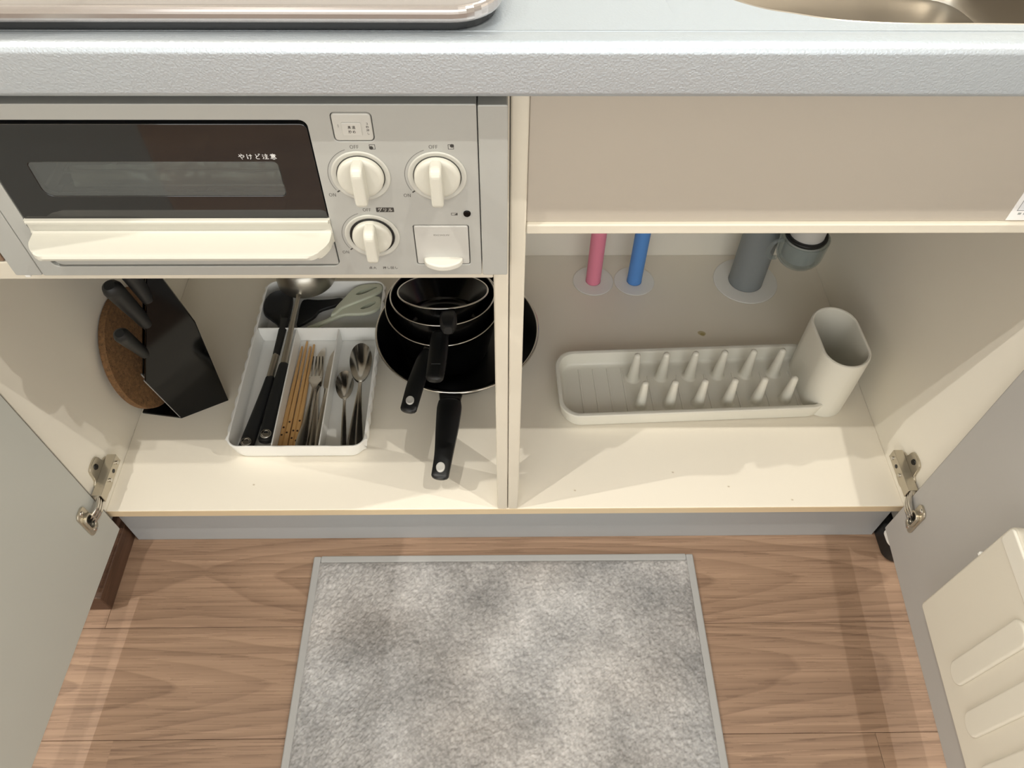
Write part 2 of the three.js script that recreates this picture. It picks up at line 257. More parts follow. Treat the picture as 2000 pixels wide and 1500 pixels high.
for (const s of [-1, 1]) {                               // concealed hinges: plate and arm on the side panel, cup on the door
  const m = s < 0 ? doorL : doorR, X = (d) => s * (0.582 - d), hy = 0.045;
  const bx = (d0, d1, y0, y1, z0, z1, r) => box(Math.min(X(d0), X(d1)), Math.max(X(d0), X(d1)), y0, y1, z0, z1, r);
  const plate = slab(closed([[-0.022, hy - 0.030], [-0.034, hy - 0.033], [-0.047, hy - 0.029], [-0.052, hy - 0.012], [-0.062, hy - 0.006], [-0.062, hy + 0.006], [-0.052, hy + 0.012], [-0.047, hy + 0.029], [-0.034, hy + 0.033], [-0.022, hy + 0.030], [-0.018, hy + 0.010], [-0.012, hy + 0.006], [-0.012, hy - 0.006], [-0.018, hy - 0.010]], 3), 0, 0.0035, 0.0008);
  plate.rotateY(-Math.PI / 2); // outline x becomes z, thickness towards -x
  if (s < 0) plate.scale(-1, 1, 1); plate.translate(s * 0.582, 0, 0);
  const pg = plain(plate); if (s < 0) { for (const at of Object.values(pg.attributes)) for (let i = 0; i < at.count; i += 3) for (let k = 0; k < at.itemSize; k++) { const a = at.array[(i + 1) * at.itemSize + k]; at.array[(i + 1) * at.itemSize + k] = at.array[(i + 2) * at.itemSize + k]; at.array[(i + 2) * at.itemSize + k] = a; } pg.computeVertexNormals(); }
  const h = part(cab, 'hinge', pg, nickel);
  part(h, 'arm', join(bx(0.0155, 0.017, hy - 0.0085, hy + 0.0085, -0.064, 0.004, 0.0006), bx(0.0036, 0.0165, hy - 0.0085, hy - 0.007, -0.064, 0.004, 0.0006), bx(0.0036, 0.0165, hy + 0.007, hy + 0.0085, -0.064, 0.004, 0.0006), bx(0.003, 0.013, hy - 0.007, hy + 0.007, -0.058, -0.035, 0.001)), nickel);
  for (const [yy, zz] of [[hy + 0.023, -0.034], [hy - 0.023, -0.034]]) part(h, 'screw', lathe([[0, 0.0025], [0.0012, 0.0012], [0.0036, 0.0022], [0.0044, 0.0006], [0.0044, 0]], 16).rotateZ(s * Math.PI / 2).translate(X(0.0034), yy, zz), darkMetal);
  for (const zz of [-0.055, -0.026]) part(h, 'screw', cyl(0.003, 0.0026, 0.0026, 14).rotateZ(Math.PI / 2).translate(X(0.0178), hy, zz), steel);
  part(h, 'slot', cyl(0.003, 0.003, 0.0006, 14).rotateZ(Math.PI / 2).translate(X(0.01735), hy, -0.041), blackSatin);
  // link from the arm to the cup
  const cp = V(0.028, hy - 0.003, 0.006).applyMatrix4(m), ap = V(X(0.012), hy, 0.002);
  part(h, 'link', join(...[-0.006, 0.0, 0.006].map((q) => loft([[ap.x, ap.y + q, ap.z, 0.0022, 0.0022], [(ap.x + cp.x) / 2 - s * 0.004, ap.y + q, (ap.z + cp.z) / 2 + 0.002, 0.0026, 0.0026], [cp.x, cp.y + q, cp.z, 0.002, 0.002]], { n: 8, steps: 3 }))), steel);
  part(h, 'cup', flipFix(join(slab(rr(0.022, 0.043, hy - 0.027, hy + 0.027, 0.007), 0.0002, 0.0032, 0.0008, [closed([[0.0255, hy], [0.0285, hy - 0.012], [0.0375, hy - 0.012], [0.040, hy], [0.0375, hy + 0.012], [0.0285, hy + 0.012]], 3)]), slab(rr(0.024, 0.041, hy - 0.0145, hy + 0.0145, 0.008), 0.003, 0.0075, 0.0008, [rr(0.0265, 0.0385, hy - 0.012, hy + 0.012, 0.006)])), m), nickel);
  part(h, 'cup_floor', flipFix(slab(rr(0.026, 0.039, hy - 0.0125, hy + 0.0125, 0.005), 0.0002, 0.0008, 0.0001), m), darkMetal);
  for (const q of [-0.0215, 0.0215]) part(h, 'screw', flipFix(lathe([[0, 0.0018], [0.003, 0.0014], [0.0038, 0.0003], [0.0038, 0]], 14).rotateX(Math.PI / 2).translate(0.0325, hy + q, 0.0032), m), steel);
}

// cream plastic rack on the right door
{
  const M = (g) => flipFix(g, doorR), w0 = 0.159, w1 = 0.47, y0 = 0.053, y1 = 0.276, zf = 0.031;
  const o = V(0.31, y0, 0).applyMatrix4(doorR), k = thing('door_rack', 'cream plastic knife rack with raised upright ribs fixed inside the grey cabinet door', 'rack', [o.x, o.y, o.z]);
  part(k, 'body', M(slab(rr(w0, w1, y0, y1, [0.006, 0.006, 0.012, 0.012]), 0.0004, zf, 0.0032, [], 4)), std('#e2dccd', 0.36));
  for (let i = 0; i < 4; i++) { const a = w0 + 0.0845 + i * 0.0555; part(k, 'rib', M(slab(rr(a, a + 0.0285, y0 + 0.031, y1 - 0.037, 0.013, 8), zf - 0.001, zf + 0.0045, 0.0036, [], 5)), std('#e4dfd1', 0.36)); }
  part(k, 'top_lip', M(slab(rr(w0 + 0.004, w1 - 0.004, y1 - 0.026, y1 - 0.001, 0.006), zf - 0.001, zf + 0.003, 0.0024, [], 4)), std('#e8e4d8', 0.36));
  part(k, 'clip', M(join(box(w0 - 0.003, w0 + 0.004, 0.197, 0.203, zf - 0.006, zf - 0.001, 0.0015))), white);
}
// white sticker on the apron panel
{
  const x0 = 0.4487, y0 = 0.5344;
  const c = document.createElement('canvas'); c.width = 360; c.height = 480; const x = c.getContext('2d');
  x.fillStyle = '#f6f5f3'; x.fillRect(0, 0, 360, 480); x.fillStyle = '#e9ebee'; x.fillRect(30, 30, 300, 385); x.strokeStyle = '#8f8f8f'; x.lineWidth = 4; x.strokeRect(30, 30, 300, 385);
  x.fillStyle = '#161616'; x.beginPath(); x.ellipse(78, 372, 24, 15, -0.5, 0, 7); x.fill();
  x.fillStyle = '#9aa09d'; for (let i = 0; i < 9; i++) x.fillRect(44 + i * 30, 428, 18, 14);
  const t = new THREE.CanvasTexture(c); t.colorSpace = THREE.SRGBColorSpace;
  const g = plain(box(x0, x0 + 0.06, y0, y0 + 0.08, -0.0046, -0.0041, 0.0001)), p = g.attributes.position, u = g.attributes.uv; for (let i = 0; i < p.count; i++) u.setXY(i, (p.getX(i) - x0) / 0.06, (p.getY(i) - y0) / 0.08);
  solo('sticker', 'white printed sticker with a dark mark stuck above the bright cabinet rail', 'sticker', g, std('#ffffff', 0.35, { map: t }), [x0 + 0.03, y0, -0.0044]);
}

// ------------------------------------------------------------------ worktop and sink
{
  const w = thing('worktop', 'embossed stainless steel worktop above the open cabinet', 'worktop', [0, 0.675, -0.26]);
  const prof = [[0.0122, 0.7158], [0.0124, 0.7163], [0.0150, 0.7166], [0.0175, 0.7172], [0.0195, 0.7178], [0.0260, 0.7178]];
  for (let i = 1; i <= 6; i++) { const a = i / 6 * Math.PI / 2; prof.push([0.0262 + 0.0072 * Math.sin(a), 0.7106 + 0.0072 * Math.cos(a)]); }
  for (let i = 0; i <= 5; i++) { const a = i / 5 * Math.PI / 2; prof.push([0.0284 + 0.005 * Math.cos(a), 0.683 - 0.005 * Math.sin(a)]); }
  prof.push([0.0122, 0.678]);
  const rg = [-0.6, 0.6].map((x) => prof.map(([z, y]) => V(x, y, z))); const front = uvBox(skin([rg[0], rg[1]].map((r) => r.slice().reverse()), true, true, 0.5));
  const sink = closed([[0.128, -0.10], [0.1385, -0.075], [0.156, -0.046], [0.182, -0.026], [0.206, -0.017], [0.233, -0.0085], [0.275, -0.0035], [0.33, -0.003], [0.45, -0.003], [0.52, -0.012], [0.56, -0.05], [0.57, -0.12], [0.57, -0.36], [0.55, -0.41], [0.48, -0.43], [0.22, -0.43], [0.15, -0.41], [0.128, -0.36], [0.124, -0.2]], 6);
  const dripR = closed([[0.112, -0.06], [0.1145, -0.026], [0.1175, -0.012], [0.125, -0.0025], [0.144, 0.0035], [0.19, 0.006], [0.36, 0.0092], [0.5, 0.0095], [0.575, 0.006], [0.592, -0.02], [0.592, -0.44], [0.57, -0.455], [0.14, -0.455], [0.112, -0.44]], 8);
  const deck = uvBox(lying(rr(-0.6, 0.6, -0.579, 0.0121, 0), 0.7125, 0.7165, 0.0008, [dripR]));
  part(w, 'deck', join(front, deck), steelTop);
  part(w, 'sink_surround', uvBox(lying(closed([[0.110, -0.06], [0.1125, -0.026], [0.1155, -0.011], [0.1235, -0.001], [0.143, 0.005], [0.19, 0.0078], [0.36, 0.0108], [0.5, 0.0110], [0.577, 0.0075], [0.595, -0.02], [0.595, -0.44], [0.571, -0.457], [0.139, -0.457], [0.110, -0.44]], 8), 0.7105, 0.7146, 0.0010, [sink])), steelTop);
  const cx = sink.reduce((a, q) => a + q[0], 0) / sink.length, cz = sink.reduce((a, q) => a + q[1], 0) / sink.length;
  const ringAt = (s, y) => sink.map(([x, z]) => V(cx + (x - cx) * s, y, cz + (z - cz) * s));
  part(w, 'basin', skin([ringAt(1.004, 0.7135), ringAt(0.995, 0.7146), ringAt(0.985, 0.712), ringAt(0.975, 0.70), ringAt(0.965, 0.60), ringAt(0.94, 0.557), ringAt(0.90, 0.545), ringAt(0.902, 0.543), ringAt(0.945, 0.555), ringAt(0.972, 0.60), ringAt(0.982, 0.70)], false, false).scale(1, 1, 1), basinSteel);
  part(w, 'basin_floor', skin([ringAt(0.905, 0.5455), ringAt(0.5, 0.5440), ringAt(0.06, 0.543)], false, true), basinSteel);
}

// ------------------------------------------------------------------ built-in gas stove
{
  const st = thing('gas_stove', 'built-in gas stove with silver control panel, black glass grill door and three knobs', 'stove', [-0.2265, 0.4915, -0.2]);
  // top plate, a rolled rounded slab lying on the worktop
  part(st, 'top_plate', lying(rr(-0.578, -0.005, -0.44, 0.0165, 0.036, 10), 0.7225, 0.7345, 0.0045, [], 5), plateSteel);
  part(st, 'plate_gasket', lying(rr(-0.573, -0.010, -0.436, 0.0115, 0.033, 8), 0.7167, 0.7226, 0.0005), blackPlastic);
  // body: open at the front where the grill compartment is
  part(st, 'body', join(box(-0.448, -0.006, 0.698, 0.7, -0.44, 0.001, 0.0005), box(-0.448, -0.006, 0.4985, 0.5005, -0.44, 0.001, 0.0005), box(-0.448, -0.006, 0.4985, 0.7, -0.442, -0.44, 0.0005), box(-0.448, -0.446, 0.4985, 0.7, -0.44, 0.001, 0.0005), box(-0.152, -0.006, 0.4985, 0.7, -0.44, -0.002, 0.0005)), darkMetal);
  // front panel with printing
  const X0 = -0.4265, X1 = -0.0253, Y0 = 0.4915, Y1 = 0.6655, S = 5;   // canvas pixels per millimetre
  const W = Math.round((X1 - X0) * 1000 * S), H = Math.round((Y1 - Y0) * 1000 * S), c = document.createElement('canvas'); c.width = W; c.height = H; const x = c.getContext('2d');
  x.fillStyle = '#b0b0ab'; x.fillRect(0, 0, W, H);
  const px = (v) => (v - X0) * 1000 * S, py = (v) => (Y1 - v) * 1000 * S, mm = (v) => v * S;
  const INK = '#3d3c3a';
  const KAN = {                                          // pen strokes of the characters on a 10 by 10 field
    や: [[[0.6, 5], [3.4, 3.6], [6.6, 2.6], [8.6, 3], [9, 4.6], [8, 6], [6, 6]], [[5, 0.6], [5.9, 2.2]], [[2, 1.4], [3.6, 5.2], [5.4, 9.6]]],
    け: [[[2, 1], [1.6, 5], [2, 9], [2.6, 7]], [[4, 3.5], [9, 3.2]], [[7, 1], [7.2, 5], [6.6, 8], [5.4, 9.5]]],
    ど: [[[3, 1], [3.8, 4.2]], [[7.6, 3], [3.6, 5.4], [2.6, 7.4], [4, 9], [7.6, 9]], [[7.4, 0.6], [8, 1.8]], [[8.8, 0.2], [9.4, 1.4]]],
    注: [[[1.2, 1.5], [2.2, 2.3]], [[0.8, 4], [1.8, 4.8]], [[1, 9], [2.6, 6]], [[6, 0.5], [6.8, 1.6]], [[4, 2.6], [9, 2.6]], [[4.4, 5.6], [8.6, 5.6]], [[3.4, 9], [9.6, 9]], [[6.5, 2.6], [6.5, 9]]],
    意: [[[5, 0.2], [5, 1.2]], [[1.6, 1.3], [8.4, 1.3]], [[3.4, 1.6], [3.9, 2.7]], [[6.6, 1.6], [6.1, 2.7]], [[0.8, 3], [9.2, 3]], [[2.6, 3.9], [7.4, 3.9], [7.4, 6.4], [2.6, 6.4], [2.6, 3.9]], [[2.6, 5.1], [7.4, 5.1]], [[1.6, 7.2], [0.9, 9]], [[3, 7.2], [3.2, 9], [4.4, 9.6], [6.6, 9.6], [7, 8.4]], [[4.8, 7], [5.4, 7.9]], [[8, 7], [9.2, 8.6]]],
    高: [[[5, 0.3], [5, 1.5]], [[1, 1.6], [9, 1.6]], [[3, 2.7], [7, 2.7], [7, 4.3], [3, 4.3], [3, 2.7]], [[1.4, 9.8], [1.4, 5.3], [8.6, 5.3], [8.6, 9.6]], [[3.2, 6.6], [6.8, 6.6], [6.8, 8.6], [3.2, 8.6], [3.2, 6.6]]],
    温: [[[1.2, 1.5], [2.2, 2.3]], [[0.8, 4], [1.8, 4.8]], [[1, 9], [2.6, 6]], [[4.2, 0.8], [8.6, 0.8], [8.6, 4.2], [4.2, 4.2], [4.2, 0.8]], [[4.2, 2.5], [8.6, 2.5]], [[3.8, 9], [3.8, 5.5], [9, 5.5], [9, 9]], [[5.5, 5.5], [5.5, 9]], [[7.3, 5.5], [7.3, 9]], [[3, 9.1], [9.8, 9.1]]],
    炒: [[[1, 2.5], [1.6, 4.2]], [[4.2, 2.2], [3.4, 4]], [[2.6, 0.6], [2.6, 5], [0.6, 9.4]], [[2.8, 5.6], [4.4, 8.6]], [[7, 0.6], [7, 5.6]], [[5.4, 2.2], [4.6, 4.6]], [[8.4, 2.2], [9.6, 4.4]], [[9.2, 4.8], [7.4, 8], [4.6, 9.6]]],
    め: [[[2.4, 1.6], [3.4, 6], [4.6, 8.4]], [[6.4, 0.8], [5, 5], [2.6, 8.6], [1.2, 7], [2.6, 4], [6, 2.8], [8.8, 4.6], [8.6, 7.6], [5.8, 9.4]]],
    3: [[[2.6, 2], [5, 0.8], [7.2, 2.2], [6.8, 4], [4.6, 4.8], [7.4, 5.8], [7.6, 8], [5, 9.2], [2.4, 8]]],
    秒: [[[4, 0.8], [1, 1.8]], [[0.6, 3.2], [4.6, 3.2]], [[2.7, 1.4], [2.7, 9.8]], [[2.7, 3.6], [0.5, 7]], [[2.9, 4], [4.4, 5.6]], [[7, 0.6], [7, 5.6]], [[5.6, 2.2], [4.9, 4.6]], [[8.4, 2.2], [9.6, 4.4]], [[9.2, 4.8], [7.4, 8], [4.9, 9.6]]],
    押: [[[0.6, 2.8], [3.8, 2.8]], [[2.2, 0.6], [2.2, 8.8], [1.2, 9.2]], [[0.6, 6.6], [4, 5.2]], [[4.8, 1.4], [9, 1.4], [9, 6], [4.8, 6], [4.8, 1.4]], [[4.8, 3.7], [9, 3.7]], [[6.9, 1.4], [6.9, 9.8]]],
    し: [[[3, 1], [3, 7], [4.4, 9], [6.6, 8.6], [8.4, 6.4]]],
    グ: [[[3.6, 1], [1.2, 5]], [[3, 2.6], [7.6, 2.6], [6, 7], [2.6, 9.6]], [[8, 0.6], [8.6, 1.8]], [[9.2, 0.2], [9.8, 1.4]]],
    リ: [[[2.6, 1.4], [2.6, 6]], [[7.2, 1.2], [7.2, 5.6], [6, 8], [4, 9.6]]],
    ル: [[[3.2, 1.6], [3, 6], [1, 9.2]], [[6, 1.2], [6, 9], [9.4, 6]]],
    点: [[[4.8, 0.5], [4.8, 3.4]], [[4.8, 1.8], [8.4, 1.8]], [[2, 3.5], [8, 3.5], [8, 6.4], [2, 6.4], [2, 3.5]], [[1.6, 7.6], [0.9, 9.4]], [[3.6, 7.8], [4, 9.2]], [[5.8, 7.8], [6.3, 9.2]], [[8, 7.6], [9.2, 9.4]]],
    火: [[[2, 3], [2.8, 5]], [[8, 2.8], [7, 4.8]], [[5, 0.8], [4.8, 5], [1, 9.6]], [[5, 5], [9.2, 9.6]]],
    回: [[[1, 1], [9, 1], [9, 9.5], [1, 9.5], [1, 1]], [[3.4, 3.6], [6.6, 3.6], [6.6, 6.8], [3.4, 6.8], [3.4, 3.6]]],
  };
  const pen = (q, text, cx, cy, size, adv, color, vertical) => {   // canvas pixels
    q.strokeStyle = color; q.lineWidth = size * 0.105; q.lineCap = q.lineJoin = 'round';
    [...text].forEach((ch, i) => { if (!KAN[ch]) return; const o = (i - (text.length - 1) / 2) * adv, ox = cx + (vertical ? 0 : o) - size / 2, oy = cy + (vertical ? o : 0) - size / 2;
      for (const l of KAN[ch]) { q.beginPath(); l.forEach(([a, b], k) => k ? q.lineTo(ox + a * size / 10, oy + b * size / 10) : q.moveTo(ox + a * size / 10, oy + b * size / 10)); q.stroke(); } });
  };
  const word = (q, t, cx, cy, h, color = INK) => { q.fillStyle = color; q.font = Math.round(h * 1.38) + 'px sans-serif'; q.textAlign = 'center'; q.textBaseline = 'middle'; q.fillText(t, cx, cy); };
  const knobs = [[-0.1200, 0.6015, 1], [-0.0586, 0.6010, 1], [-0.1195, 0.5385, 0.92]];
  for (const [kx, ky] of knobs) {
    const r = 0.0262; x.strokeStyle = INK; x.lineWidth = mm(0.32); x.beginPath(); x.arc(px(kx), py(ky), mm(r * 1000), 1.18 * Math.PI - 0.36 * Math.PI, 1.39 * Math.PI); x.stroke();
    const a = 0.80 * Math.PI; x.save(); x.translate(px(kx) + mm(25) * Math.cos(a), py(ky) + mm(25.4) * Math.sin(a)); x.rotate(-0.62); x.fillStyle = INK; x.fillRect(-mm(1.7), -mm(0.6), mm(3.4), mm(1.2)); x.restore();
    word(x, 'ON', px(kx - 0.0262), py(ky - 0.0188), mm(3));
  }
  word(x, 'OFF', px(-0.1212), py(0.6288), mm(3)); word(x, 'OFF', px(-0.0600), py(0.6288), mm(3)); word(x, 'OFF', px(-0.1203), py(0.5672), mm(3));
  for (const [ix, iy, fx, fy] of [[-0.1072, 0.6287, -0.3, 0.3], [-0.0462, 0.6287, 0.3, -0.3]]) { x.strokeStyle = INK; x.lineWidth = mm(0.4); x.strokeRect(px(ix) - mm(2.1), py(iy) - mm(2), mm(4.2), mm(4)); x.fillStyle = INK; x.beginPath(); x.arc(px(ix) + mm(fx * 3), py(iy) + mm(fy * 3), mm(1.6), 0, 7); x.fill(); }
  x.fillStyle = INK; x.beginPath(); x.roundRect(px(-0.1125), py(0.5695), mm(15), mm(4.8), mm(0.8)); x.fill(); pen(x, 'グリル', px(-0.1050), py(0.5671), mm(3.6), mm(4.3), '#e9e7e0');
  pen(x, '点火', px(-0.1245), py(0.5005), mm(3.2), mm(3.6), INK); pen(x, '押し回し', px(-0.1085), py(0.5005), mm(3.2), mm(3.5), INK);
  x.strokeStyle = INK; x.lineWidth = mm(0.4); x.strokeRect(px(-0.0495), py(0.5635), mm(5), mm(2.2)); x.fillStyle = INK; x.beginPath(); x.moveTo(px(-0.0475), py(0.5613)); x.lineTo(px(-0.0445), py(0.5635)); x.lineTo(px(-0.0445), py(0.5613)); x.fill();
  const pt = new THREE.CanvasTexture(c); pt.colorSpace = THREE.SRGBColorSpace; pt.anisotropy = 8;
  const uvTo = (g, x0, x1, y0, y1) => { g = plain(g); const p = g.attributes.position, u = g.attributes.uv; for (let i = 0; i < p.count; i++) u.setXY(i, (p.getX(i) - x0) / (x1 - x0), (p.getY(i) - y0) / (y1 - y0)); return g; };
  const DOOR = [-0.4118, -0.1535, 0.5028, 0.6520], BTN = [-0.1352, -0.1042, 0.6338, 0.6585], BAT = [-0.0836, -0.0354, 0.5045, 0.5503];
  const panelMat = std('#ffffff', 0.4, { map: pt, metalness: 0.12 });
  part(st, 'front_panel', uvTo(slab(rr(X0, X1, Y0, Y1, 0.0016), 0.002, 0.02, 0.0008, [rr(...DOOR.slice(0, 2), DOOR[2], DOOR[3], 0.006), rr(BTN[0], BTN[1], BTN[2], BTN[3], 0.0035), rr(BAT[0], BAT[1], BAT[2], BAT[3], 0.0022)]), X0, X1, Y0, Y1), panelMat);
  part(st, 'panel_backing', box(-0.1534, X1, Y0 + 0.008, Y1 - 0.002, -0.001, 0.0032, 0.0004), darkMetal);
  part(st, 'trim_strip', slab(rr(-0.4512, -0.4270, Y0 + 0.0005, Y1, 0.0016), 0.0, 0.0202, 0.0008), silverPaint);
  part(st, 'trim_strip', slab(rr(-0.0246, -0.0018, Y0, Y1 - 0.0004, 0.0016), 0.0, 0.0206, 0.0009), silverPaint);
  part(st, 'top_gap_strip', box(-0.449, -0.004, Y1 + 0.0012, 0.7, -0.012, 0.001, 0.0008), blackGloss);
  part(st, 'clip', box(-0.4465, -0.4415, 0.4862, 0.4918, 0.006, 0.017, 0.001), white);
  // push button in its dark outlined window
  const btn = part(st, 'push_button', slab(rr(BTN[0] + 0.0006, BTN[1] - 0.0006, BTN[2] + 0.0006, BTN[3] - 0.0006, 0.003), 0.004, 0.0203, 0.0012), std('#c4c2bb', 0.35));
  const bc = document.createElement('canvas'); bc.width = 240; bc.height = 170; const bx = bc.getContext('2d'); bx.fillStyle = '#c8c6bf'; bx.fillRect(0, 0, 240, 170);
  pen(bx, '高温', 120, 57, 42, 50, '#33322f'); pen(bx, '炒め', 120, 114, 42, 50, '#33322f');
  const bt = new THREE.CanvasTexture(bc); bt.colorSpace = THREE.SRGBColorSpace;
  part(btn, 'key', uvTo(slab(rr(-0.1278, -0.1128, 0.6392, 0.6505, 0.001), 0.0195, 0.0212, 0.0006), -0.1278, -0.1128, 0.6392, 0.6505), std('#ffffff', 0.3, { map: bt }));
  const bc2 = document.createElement('canvas'); bc2.width = 48; bc2.height = 180; const b2 = bc2.getContext('2d'); b2.fillStyle = '#c4c2bb'; b2.fillRect(0, 0, 48, 180); pen(b2, '3秒押し', 24, 90, 34, 42, '#4a4946', true);
  const bt2 = new THREE.CanvasTexture(bc2); bt2.colorSpace = THREE.SRGBColorSpace;
  part(btn, 'caption', uvTo(box(-0.1099, -0.1067, 0.6390, 0.6510, 0.0202, 0.02034, 0.00002), -0.1099, -0.1067, 0.6390, 0.6510), std('#ffffff', 0.35, { map: bt2 }));
  part(btn, 'lamp_window', box(-0.1308, -0.1299, 0.6462, 0.6485, 0.0200, 0.0206, 0.0002), std('#a9a8a2', 0.4));
  // battery cover with its thumb ledge
  const bat = part(st, 'battery_cover', slab(rr(BAT[0] + 0.0006, BAT[1] - 0.0006, BAT[2] + 0.0006, BAT[3] - 0.0006, 0.0018), 0.004, 0.0202, 0.0012), std('#bdbbb5', 0.38));
  const ledge = lying(closed([[-0.0765, 0.02], [-0.0765, 0.0235], [-0.0735, 0.0275], [-0.066, 0.0312], [-0.0595, 0.0322], [-0.053, 0.0312], [-0.0455, 0.0275], [-0.0425, 0.0235], [-0.0425, 0.02]], 4), 0.507, 0.5135, 0.0016, [], 3);
  part(bat, 'thumb_ledge', ledge, std('#cfccc2', 0.35));
  const mc = document.createElement('canvas'); mc.width = 320; mc.height = 56; const mx = mc.getContext('2d'); mx.fillStyle = '#bdbbb5'; mx.fillRect(0, 0, 320, 56); mx.fillStyle = '#55544f'; mx.font = '38px sans-serif'; mx.textAlign = 'center'; mx.textBaseline = 'middle'; mx.fillText('RI423A0LHV', 160, 29);
  const mt = new THREE.CanvasTexture(mc); mt.colorSpace = THREE.SRGBColorSpace;
  part(bat, 'caption', uvTo(box(-0.0702, -0.0488, 0.5375, 0.5413, 0.0200, 0.02024, 0.00002), -0.0702, -0.0488, 0.5375, 0.5413), std('#ffffff', 0.4, { map: mt }));
  const led = part(st, 'indicator', toZ(lathe([[0, 0.0006], [0.0022, 0.0004], [0.003, 0.0014], [0.0032, 0.0002]], 20)).translate(-0.0362, 0.5632, 0.0198), blackGloss);
  // knobs: sunken ring, disc and a tall grip bar
  for (const [kx, ky, s] of knobs) {
    const ring = part(st, 'knob_ring', toZ(lathe([[0.0238 * 0.985, 0], [0.0238, 0.0006], [0.0232, 0.0012], [0.0222, 0.0013], [0.0202, 0.0006], [0.0192, 0.0001], [0.0192, -0.001]], 56)).translate(kx, ky, 0.02), std('#bebcb3', 0.36));
    const k = part(st, 'knob', toZ(lathe([[0, 0.0052], [0.0145 * s, 0.0052], [0.0174 * s, 0.0048], [0.0184 * s, 0.0036], [0.0187 * s, 0.0006], [0.0187 * s, -0.004]], 56)).translate(kx, ky, 0.0203), creamPlastic);
    const side = rr(ky - 0.0189 * s, ky + 0.0182 * s, 0.0215, 0.0385, [0.0034, 0.0034, 0.0075, 0.0045], 6).map(([a, b]) => [b, a]);   // z, y
    const g = slab(side, -0.0048, 0.0048, 0.0026, [], 4); g.rotateY(-Math.PI / 2); g.translate(kx, 0, 0);
    part(k, 'grip', g, creamPlastic);
    part(k, 'shadow_gap', toZ(lathe([[0.0188 * s, 0.0005], [0.0193, 0.0004]], 40)).translate(kx, ky, 0.0201), blackPlastic);
  }
  // grill door: black glass with a clear window, cream handle, grey lower plate
  const gx0 = -0.4109, gx1 = -0.1545, WIN = [-0.3812, -0.1843, 0.5812, 0.6142];
  const gc = document.createElement('canvas'); gc.width = 1024; gc.height = 364; const gq = gc.getContext('2d'); gq.fillStyle = '#17181a'; gq.fillRect(0, 0, 1024, 364);
  const gs = 1024 / ((gx1 - gx0) * 1000), gX = (v) => (v - gx0) * 1000 * gs, gY = (v) => (0.6485 - v) * 364 / 0.0915;
  pen(gq, 'やけど注意', gX(-0.1985), gY(0.6195), 5.2 * gs, 6.2 * gs, '#e6e6e4');
  const gt = new THREE.CanvasTexture(gc); gt.colorSpace = THREE.SRGBColorSpace;
  const door = part(st, 'grill_door', uvTo(slab(rr(gx0, gx1, 0.557, 0.6485, [0.0015, 0.0015, 0.005, 0.005]), 0.013, 0.0194, 0.0006, [rr(...WIN, [0.008, 0.004, 0.004, 0.004])]), gx0, gx1, 0.557, 0.6485), std('#ffffff', 0.06, { map: gt, clearcoat: 0.6, clearcoatRoughness: 0.03 }));
  part(door, 'window_pane', slab(rr(WIN[0] + 0.0001, WIN[1] - 0.0001, WIN[2] + 0.0001, WIN[3] - 0.0001, [0.008, 0.004, 0.004, 0.004]), 0.0150, 0.0192, 0.0002), std('#b4b8b6', 0.05, { transmission: 0.86, thickness: 0, ior: 1.5 }));
  const hp = [[0.014, 0.5578], [0.0225, 0.5578], [0.0236, 0.5568], [0.0236, 0.5550], [0.0206, 0.5532], [0.0206, 0.5462], [0.0226, 0.5442], [0.0262, 0.5434], [0.0455, 0.5432], [0.0492, 0.5422], [0.0502, 0.5400], [0.0494, 0.5372], [0.0450, 0.5352], [0.0240, 0.5330], [0.014, 0.5330]];
  const hx0 = -0.4112, hx1 = -0.1530, NX = 64, rings = [];
  for (let i = 0; i <= NX; i++) {                          // profile swept along x; the shelf part is rounded off at both ends
    const e = (1 - Math.cos(i / NX * Math.PI)) / 2, X = hx0 + (hx1 - hx0) * e, d = Math.min(X - hx0, hx1 - X), R = 0.021, lim = d < 0.001 ? 0.0215 : 0.0224 + 0.0282 * (d < R ? Math.sqrt(Math.max(0, 1 - ((R - d) / R) ** 2)) : 1);
    rings.push(hp.map(([z, y]) => V(X, y, Math.min(z, Math.max(lim, 0.0206)))));
  }
  part(door, 'handle', skin(rings, true, true, 0.5), creamPlastic);
  part(door, 'lower_plate', slab(rr(-0.4090, -0.1545, 0.5042, 0.5332, [0.008, 0.002, 0.002, 0.002]), 0.008, 0.0196, 0.001), silverPaint);
  // inside the compartment: crumpled foil, tray edge and wire rack
  const foil = new THREE.PlaneGeometry(0.225, 0.17, 90, 60); foil.rotateX(-Math.PI / 2); { const p = foil.attributes.position; for (let i = 0; i < p.count; i++) { const a = p.getX(i), b = p.getZ(i); p.setY(i, 0.014 * Math.abs(noise(a * 40 + 9, b * 34, 61) - 0.5) + 0.006 * Math.abs(noise(a * 130, b * 110, 62) - 0.5) + 0.02 * Math.max(0, noise(a * 14 + 3, b * 10, 63) - 0.5)); } foil.computeVertexNormals(); }
  foil.translate(-0.272, 0.565, -0.085);
  part(st, 'foil_liner', plain(foil), std('#cfc8bb', 0.2, { metalness: 1 }));
  const fr = new THREE.PlaneGeometry(0.19, 0.018, 120, 14); { const p = fr.attributes.position; for (let i = 0; i < p.count; i++) { const a = p.getX(i), b = p.getY(i), e = (b + 0.009) / 0.018; p.setXYZ(i, a, b + e * 0.011 * (fbm(a * 16 + 4, 2.5, 2, 67) - 0.55) + 0.0015 * e * noise(a * 220, 7, 69), 0.004 * Math.abs(noise(a * 90, b * 120, 64) - 0.5) + 0.003 * noise(a * 34 + 2, b * 70, 66) - e * e * 0.006); } fr.computeVertexNormals(); }
  part(st, 'foil_edge', plain(fr).translate(-0.268, 0.5885, 0.003), std('#cfc8bb', 0.22, { metalness: 1 }));
